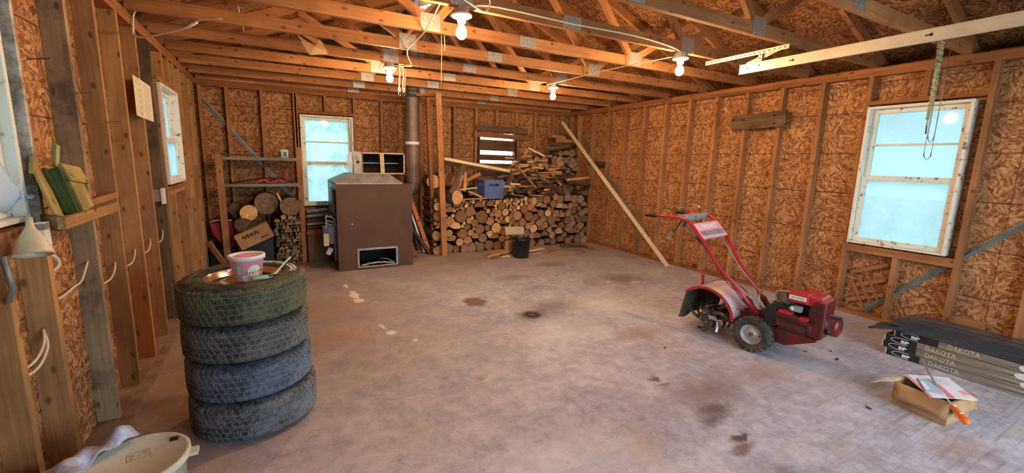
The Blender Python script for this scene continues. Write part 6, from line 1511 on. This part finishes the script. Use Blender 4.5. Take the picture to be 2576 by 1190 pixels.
# ================================================================== VINYL SIDING STACK
M['carton_black'] = plain('carton_black_print', (.016, .016, .018), .5)
t_ = NT('carton_woodgrain'); v = t_.obj(); f = t_.noise(t_.mapping(v, (9, 2.2, 60)), 1.6, 4, .6)
t_.base(t_.ramp(f, [(.35, (.10, .08, .055)), (.55, (.24, .205, .15)), (.72, (.36, .31, .24))])); t_.set(.45); M['carton_grain'] = t_.m
M['carton_side'] = plain('carton_white_torn', (.62, .58, .52), .8)
cx0, cx1 = 5.125, 5.50; hh = .052
for k in range(4):
    yF = [-5.47, -5.44, -5.45, -5.50][k]; z0 = .004 + k * (hh + .002); x0 = cx0 + [.0, .006, .0, .012][k]; yE = -8.0
    t = thing('siding_carton', f'long dark carton of vinyl siding, {["lowest", "second from bottom", "third from bottom", "topmost"][k]} of the four stacked', 'carton', (x0 + .18, yF - 1.2, z0), 0, 'cartons of vinyl siding by the right wall')
    add('carton_body', G().b2(x0, cx1, yE, yF, z0, z0 + hh), 'carton_grain', t)
    bl = [-.20, -.20, -.19, -.25][k]
    add('logo_panel', G().prism([(yF + .0, z0 + .001), (yF + bl, z0 + .001), (yF + bl - .015, z0 + hh - .001), (yF - .02, z0 + hh - .001)], 0, .0012, mat=frame((x0, 0, 0), (0, 1, 0), (0, 0, 1), )) if False else G().b2(x0 - .0012, x0 - .0002, yF + bl, yF - .004, z0 + .001, z0 + hh - .001), 'carton_black', t)
    add('torn_end', G().b2(x0 - .001, cx1 - .02, yF + .0002, yF + .006, z0 + .002, z0 + hh - .002), 'carton_side', t)
    g = G(); yc = yF - .12; zc = z0 + hh / 2
    g.tube([(x0 - .0018, yc + .01 + .075 * math.cos(a), zc + .021 * math.sin(a)) for a in [-PI * .62 + 2 * PI * .62 * q / 20 for q in range(21)]], .0016, 4)
    add('logo_oval', g, 'white_ink', t)
    text('BP', .030, 'white_ink', frame((x0 - .0016, yc, zc - .004), (0, -1, 0), (0, 0, 1)), t, 'logo_lettering', .0005, sx=1.5, bold=.0012)
    yd = yF + bl - .13
    text('DAKOTA', .047, 'gray_ink' if k == 0 else 'card_light', frame((x0 - .0008, yd, zc), (0, -1, 0), (0, 0, 1)), t, 'product_lettering', .0005, sx=.82, bold=.0006, spacing=1.05)
    yp = yF - .80 + .04 * k
    g = G()
    for (a, r_) in ((0, .022),): g.prism([(r_ * 1.9 * math.cos(q) + a, r_ * math.sin(q)) for q in [2 * PI * s_ / 20 for s_ in range(20)]], 0, .0010, mat=frame((x0 - .0002, yp, zc), (0, -1, 0), (0, 0, 1)))
    add('recycling_mark', g, 'carton_side', t)
    add('mark_spot', G().prism([(.016 * math.cos(q), .012 * math.sin(q)) for q in [2 * PI * s_ / 12 for s_ in range(12)]], .0011, .0016, mat=frame((x0 - .0002, yp - .05, zc - .006), (0, -1, 0), (0, 0, 1))), 'ink', t)
    add('pale_panel', G().b2(x0 - .0010, x0 - .0002, yE, yp - .08, z0 + .012, z0 + hh - .006), 'carton_side', t)
M['vinyl'] = plain('dark_vinyl_siding', (.025, .03, .036), .25, dirt=(.05, .06, .066), dscale=8)
for k in range(6):
    z0 = .004 + 4 * (hh + .002) + .004 + k * .0085; yF = -5.47 + [.11, .06, .03, -.03, .0, -.05][k]; xo = 5.13 + .03 * k + (.02 if k > 2 else 0)
    g = G(); n = 18; row = []
    sec = [(0, 0), (.004, .012), (.10, .006), (.104, .014), (.20, .008), (.205, .0)]
    for i in range(n + 1):
        f = i / n; y = yF - f * 2.4; dz = -.030 * max(0, 1 - f * 2.4 / .13) ** 2 if k < 2 else 0.0; dx = -.10 * max(0, 1 - f * 7) ** 1.5 * (1 if k == 0 else .35)
        for (sx_, sz) in sec: row.append((xo + dx + sx_ * 1.35, y, z0 + sz + dz))
    g.v = row; P = len(sec)
    for i in range(n):
        for j in range(P - 1): a = i * P + j; g.f.append((a, a + 1, a + P + 1, a + P)); g.mi.append(0); g.uv.append([(0, 0)] * 4)
    o = add('siding_strip', g, 'vinyl', loc=(xo, yF, z0)); o.modifiers.new('t', 'SOLIDIFY').thickness = .0016
    tag(o, f'loose dark vinyl siding strip on the carton stack, {["lowest with its end drooping", "second lowest", "third from bottom", "third from top", "second highest", "highest"][k]}', 'siding', 'loose vinyl siding strips on the cartons')

# ================================================================== CARDBOARD BOX, PAPERS, TOOL
bx_, by_ = 4.35, -5.958; br = -.105
t = thing('cardboard_box', 'open brown cardboard box with folded out flaps on the floor', 'box', (bx_, by_, 0), br)
hx, hy, hz, th = .130, .128, .150, .004
for (nm, b) in (('box_panel', (-hx, hx, -hy, -hy + th, 0, hz)), ('box_panel', (-hx, hx, hy - th, hy, 0, hz)), ('box_panel', (-hx, -hx + th, -hy + th, hy - th, 0, hz)), ('box_panel', (hx - th, hx, -hy + th, hy - th, 0, hz)), ('box_bottom', (-hx, hx, -hy, hy, 0, .003))):
    add(nm, G().b2(*b), 'card', t, local=True)
def flap(p0, p1, d, nm='box_flap', mat='card'):
    p0 = Vector(p0); p1 = Vector(p1); d = Vector(d); n_ = (p1 - p0).cross(d).normalized() * .003
    g = G(); N_ = 6; vs = []
    for i in range(N_ + 1):
        for j in range(5):
            f = i / N_; q = j / 4; vs.append(p0.lerp(p1, f) + d * q + Vector((0, 0, -.02 * q * q + .006 * math.sin(f * 7 + q * 4) * q)))
    g.v = [tuple(v) for v in vs]
    for i in range(N_):
        for j in range(4): a = i * 5 + j; g.f.append((a, a + 5, a + 6, a + 1)); g.mi.append(0); g.uv.append([(0, 0)] * 4)
    o = add(nm, g, mat, t, local=True, smooth=True); o.modifiers.new('t', 'SOLIDIFY').thickness = .004
flap((-hx - .003, -hy, hz), (-hx - .003, hy, hz), (-.028, -.006, -.075)); flap((-hx, hy, hz), (hx * .3, hy, hz), (-.16, .06, .015), mat='card_light'); flap((hx, -hy, hz), (hx, hy, hz), (.07, .0, -.01)); flap((-hx, -hy - .003, hz), (hx, -hy - .003, hz), (.0, -.028, -.05))
def sheet(pc, ang, tilt, w, h, mat, nm, label=None, par=None, z=.0, th=.0008):
    R_ = Euler((tilt[0], tilt[1], ang)).to_matrix(); g = G().box(pc, (w, h, th), rot=R_)
    if par: return add(nm, g, mat, par)
    o = add(nm, g, mat, loc=pc); return tag(o, label, 'paper')
M['paper_w'] = plain('white_paper', (.78, .78, .82), .6); M['paper_r'] = plain('red_printed_paper', (.72, .22, .26), .5); M['leaflet'] = plain('blue_leaflet', (.42, .55, .66), .4)

pz = .164
t2 = thing('booklet', 'white and red booklet lying open across the cardboard box', 'booklet', (4.36, -5.98, pz))
def quad(P4, z, mat, nm, par, th=.0015, zs=None):
    vs = [Vector((x, y, z + (zs[i] if zs else 0))) for i, (x, y) in enumerate(P4)]; vs += [v + Vector((0, 0, th)) for v in vs]
    fs = [(3, 2, 1, 0), (4, 5, 6, 7)] + [(i, (i + 1) % 4, 4 + (i + 1) % 4, 4 + i) for i in range(4)]
    g = G(); g._add(vs, fs, 0, [[(0, 0)] * 4] * 6); return add(nm, g, mat, par)
FL, NL, NR, FR, MF, MN = (4.363, -5.815), (4.145, -6.006), (4.356, -6.145), (4.573, -5.96), (4.50, -5.897), (4.253, -6.072)
quad([FL, NL, MN, MF], pz, 'paper_w', 'left_page', t2, zs=[0, 0, 0, 0]); quad([MF, MN, NR, FR], pz + .0002, 'paper_w', 'right_page', t2)
quad([(4.385, -5.955), (4.235, -6.056), (4.262, -6.078), (4.40, -5.968)], pz + .0018, 'paper_r', 'red_print', t2, .0004)
quad([(4.365, -5.82), (4.147, -6.008), (4.158, -6.014), (4.376, -5.826)], pz + .0018, 'paper_r', 'red_edge', t2, .0004)
quad([(4.40, -6.05), (4.36, -6.085), (4.40, -6.10), (4.44, -6.065)], pz + .002, 'tubp', 'pink_print', t2, .0003)
g = G()
for i in range(6): g.beam((4.46 - .012 * i, -5.93 - .008 * i, pz + .0022), (4.50 - .012 * i, -5.965 - .008 * i, pz + .0022), .002, .0004)
add('printed_lines', g, 'gray_ink', t2)['kind'] = 'stuff'
t3 = thing('leaflet', 'small blue leaflet lying on the white booklet', 'leaflet', (4.31, -5.95, pz + .004))
quad([(4.357, -5.875), (4.19, -5.963), (4.252, -6.03), (4.45, -5.93)], pz + .003, 'leaflet', 'leaflet_sheet', t3); quad([(4.345, -5.885), (4.215, -5.955), (4.245, -5.985), (4.38, -5.905)], pz + .0048, 'tubb', 'leaflet_picture', t3, .0004); quad([(4.325, -5.900), (4.235, -5.955), (4.252, -5.972), (4.35, -5.912)], pz + .0055, 'paper_w', 'leaflet_print', t3, .0004)
quad([(4.357, -5.875), (4.19, -5.963), (4.197, -5.969), (4.363, -5.881)], pz + .0049, 'tubr', 'leaflet_edge', t3, .0004)
M['orange_h'] = plain('orange_handle', (.85, .16, .01), .3)
t3 = thing('long_tool', 'long steel rod tool with an orange ribbed handle under the booklet', 'tool', (4.12, -6.12, .15))
ta = Vector((4.56, -5.83, .235)); tb = Vector((4.175, -6.09, .148)); tcv = Vector((3.995, -6.19, .160)); dd = (ta - tb).normalized()
add('shaft', G().tube([ta, ta.lerp(tb, .5) + Vector((0, 0, -.022)), tb], .0055, 8), 'tgray', t3, smooth=True)
pts = []; rr_ = []
for i in range(19):
    f = i / 18; pts.append(tb.lerp(tcv, f)); rr_.append([.010, .014][i > 0] + (.0018 if i % 3 == 1 else 0) + .003 * (f if f > .6 else 0) - (.006 if i == 18 else 0))
add('handle', G().tube(pts, rr_, 16), 'orange_h', t3, smooth=True)
for f in (.12, .62): p = tb.lerp(tcv, f) + Vector((0, 0, .0145)); add('handle_mark', G().box(p, (.022, .012, .003), rot=Matrix.Rotation(math.atan2(-.1, -.18), 3, 'Z')), 'white', t3)

# ================================================================== FLOOR DETAILS
t = thing('floor_drain', 'round cast iron floor drain grate in the middle of the floor', 'drain', (2.965, -3.53, 0))
M['iron'] = plain('cast_iron', (.15, .11, .09), .6, .3)
g = G().lathe([(.070, .0005), (.072, .004), (.088, .004), (.092, .0005)], (2.965, -3.53, 0), 36); g.lathe([(0, .004), (.022, .004), (.024, .0005)], (2.965, -3.53, 0), 16)
for k in range(8):
    a = 2 * PI * k / 8; g.beam((2.965 + .02 * math.cos(a), -3.53 + .02 * math.sin(a), .0025), (2.965 + .073 * math.cos(a), -3.53 + .073 * math.sin(a), .0025), .010, .003)
add('grate', g, 'iron', t); add('drain_well', G().lathe([(0, .0006), (.071, .0006)], (2.965, -3.53, 0), 24), 'near_black', t)
M['dry_leaf'] = plain('dry_leaf', (.10, .05, .03), .8)
for i, (x, y, s_, rz, lab) in enumerate([(4.62, -5.35, .028, .3, 'dark dry leaf on the floor between the tiller and the siding stack'), (4.02, -5.78, .024, 1.2, 'curled brown leaf on the floor left of the cardboard box'), (4.55, -5.16, .02, 2.1, 'dark leaf scrap on the floor just in front of the tiller'), (3.55, -4.62, .018, .8, 'small dark crumb of dirt left of the tiller tines'), (4.75, -5.25, .018, .1, 'smaller dark leaf scrap near the right wall by the tiller engine')]):
    g = G(); vs = [(-s_, 0, .004), (-s_ * .3, s_ * .45, .008), (s_ * .4, s_ * .3, .003), (s_, 0, .010), (s_ * .3, -s_ * .5, .004), (-s_ * .4, -s_ * .35, .007), (0, 0, .002)]
    R_ = Matrix.Rotation(rz, 3, 'Z'); vs = [R_ @ Vector(v) + Vector((x, y, 0)) for v in vs]
    g._add(vs, [(k, (k + 1) % 6, 6) for k in range(6)], 0, [[(0, 0)] * 3] * 6)
    o = add('dry_leaf', g, 'dry_leaf', loc=(x, y, 0)); o.modifiers.new('t', 'SOLIDIFY').thickness = .0012; tag(o, lab, 'leaf')
# lattice offcut standing behind the studs below the right window
t = thing('lattice_offcut', 'small wooden lattice offcut standing between studs below the right window', 'lattice', (W + .05, -4.95, .04))
for k in range(3): add('slat', G().beam((W + .060, -4.80 , .12 + k * .15), (W + .060, -5.09, .26 + k * .15), .007, .035, up=(0, -.4, 1)), 'stud', t)
for k in range(3): add('slat', G().beam((W + .052, -4.945 - k * .055, .10 + k * .05), (W + .052, -4.815 - k * .055, .36 + k * .05), .006, .022, up=(0, 1, -.5)), 'plate', t)
# cobweb under the trusses
M['web'] = NT('cobweb').m; nt = M['web'].node_tree; tr_ = nt.nodes.new('ShaderNodeBsdfTransparent'); df = nt.nodes.new('ShaderNodeBsdfDiffuse'); df.inputs[0].default_value = (.55, .42, .25, 1); mx = nt.nodes.new('ShaderNodeMixShader'); mx.inputs[0].default_value = .28
nt.links.new(tr_.outputs[0], mx.inputs[1]); nt.links.new(df.outputs[0], mx.inputs[2]); nt.links.new(mx.outputs[0], nt.nodes['Material Output'].inputs[0])
g = G(); a = [(1.05, -2.90, 2.435), (1.20, -2.60, 2.432), (1.34, -2.36, 2.435), (1.16, -2.55, 2.36), (1.22, -2.86, 2.434), (1.02, -2.4, 2.436)]
g._add(a, [(0, 1, 3), (1, 2, 3), (4, 2, 3), (0, 5, 3)], 0, [[(0, 0)] * 3] * 4); o = add('cobweb', g, 'web', loc=(1.16, -2.6, 2.43)); tag(o, 'dusty cobweb strung between two trusses left of the lit bulbs', 'cobweb')
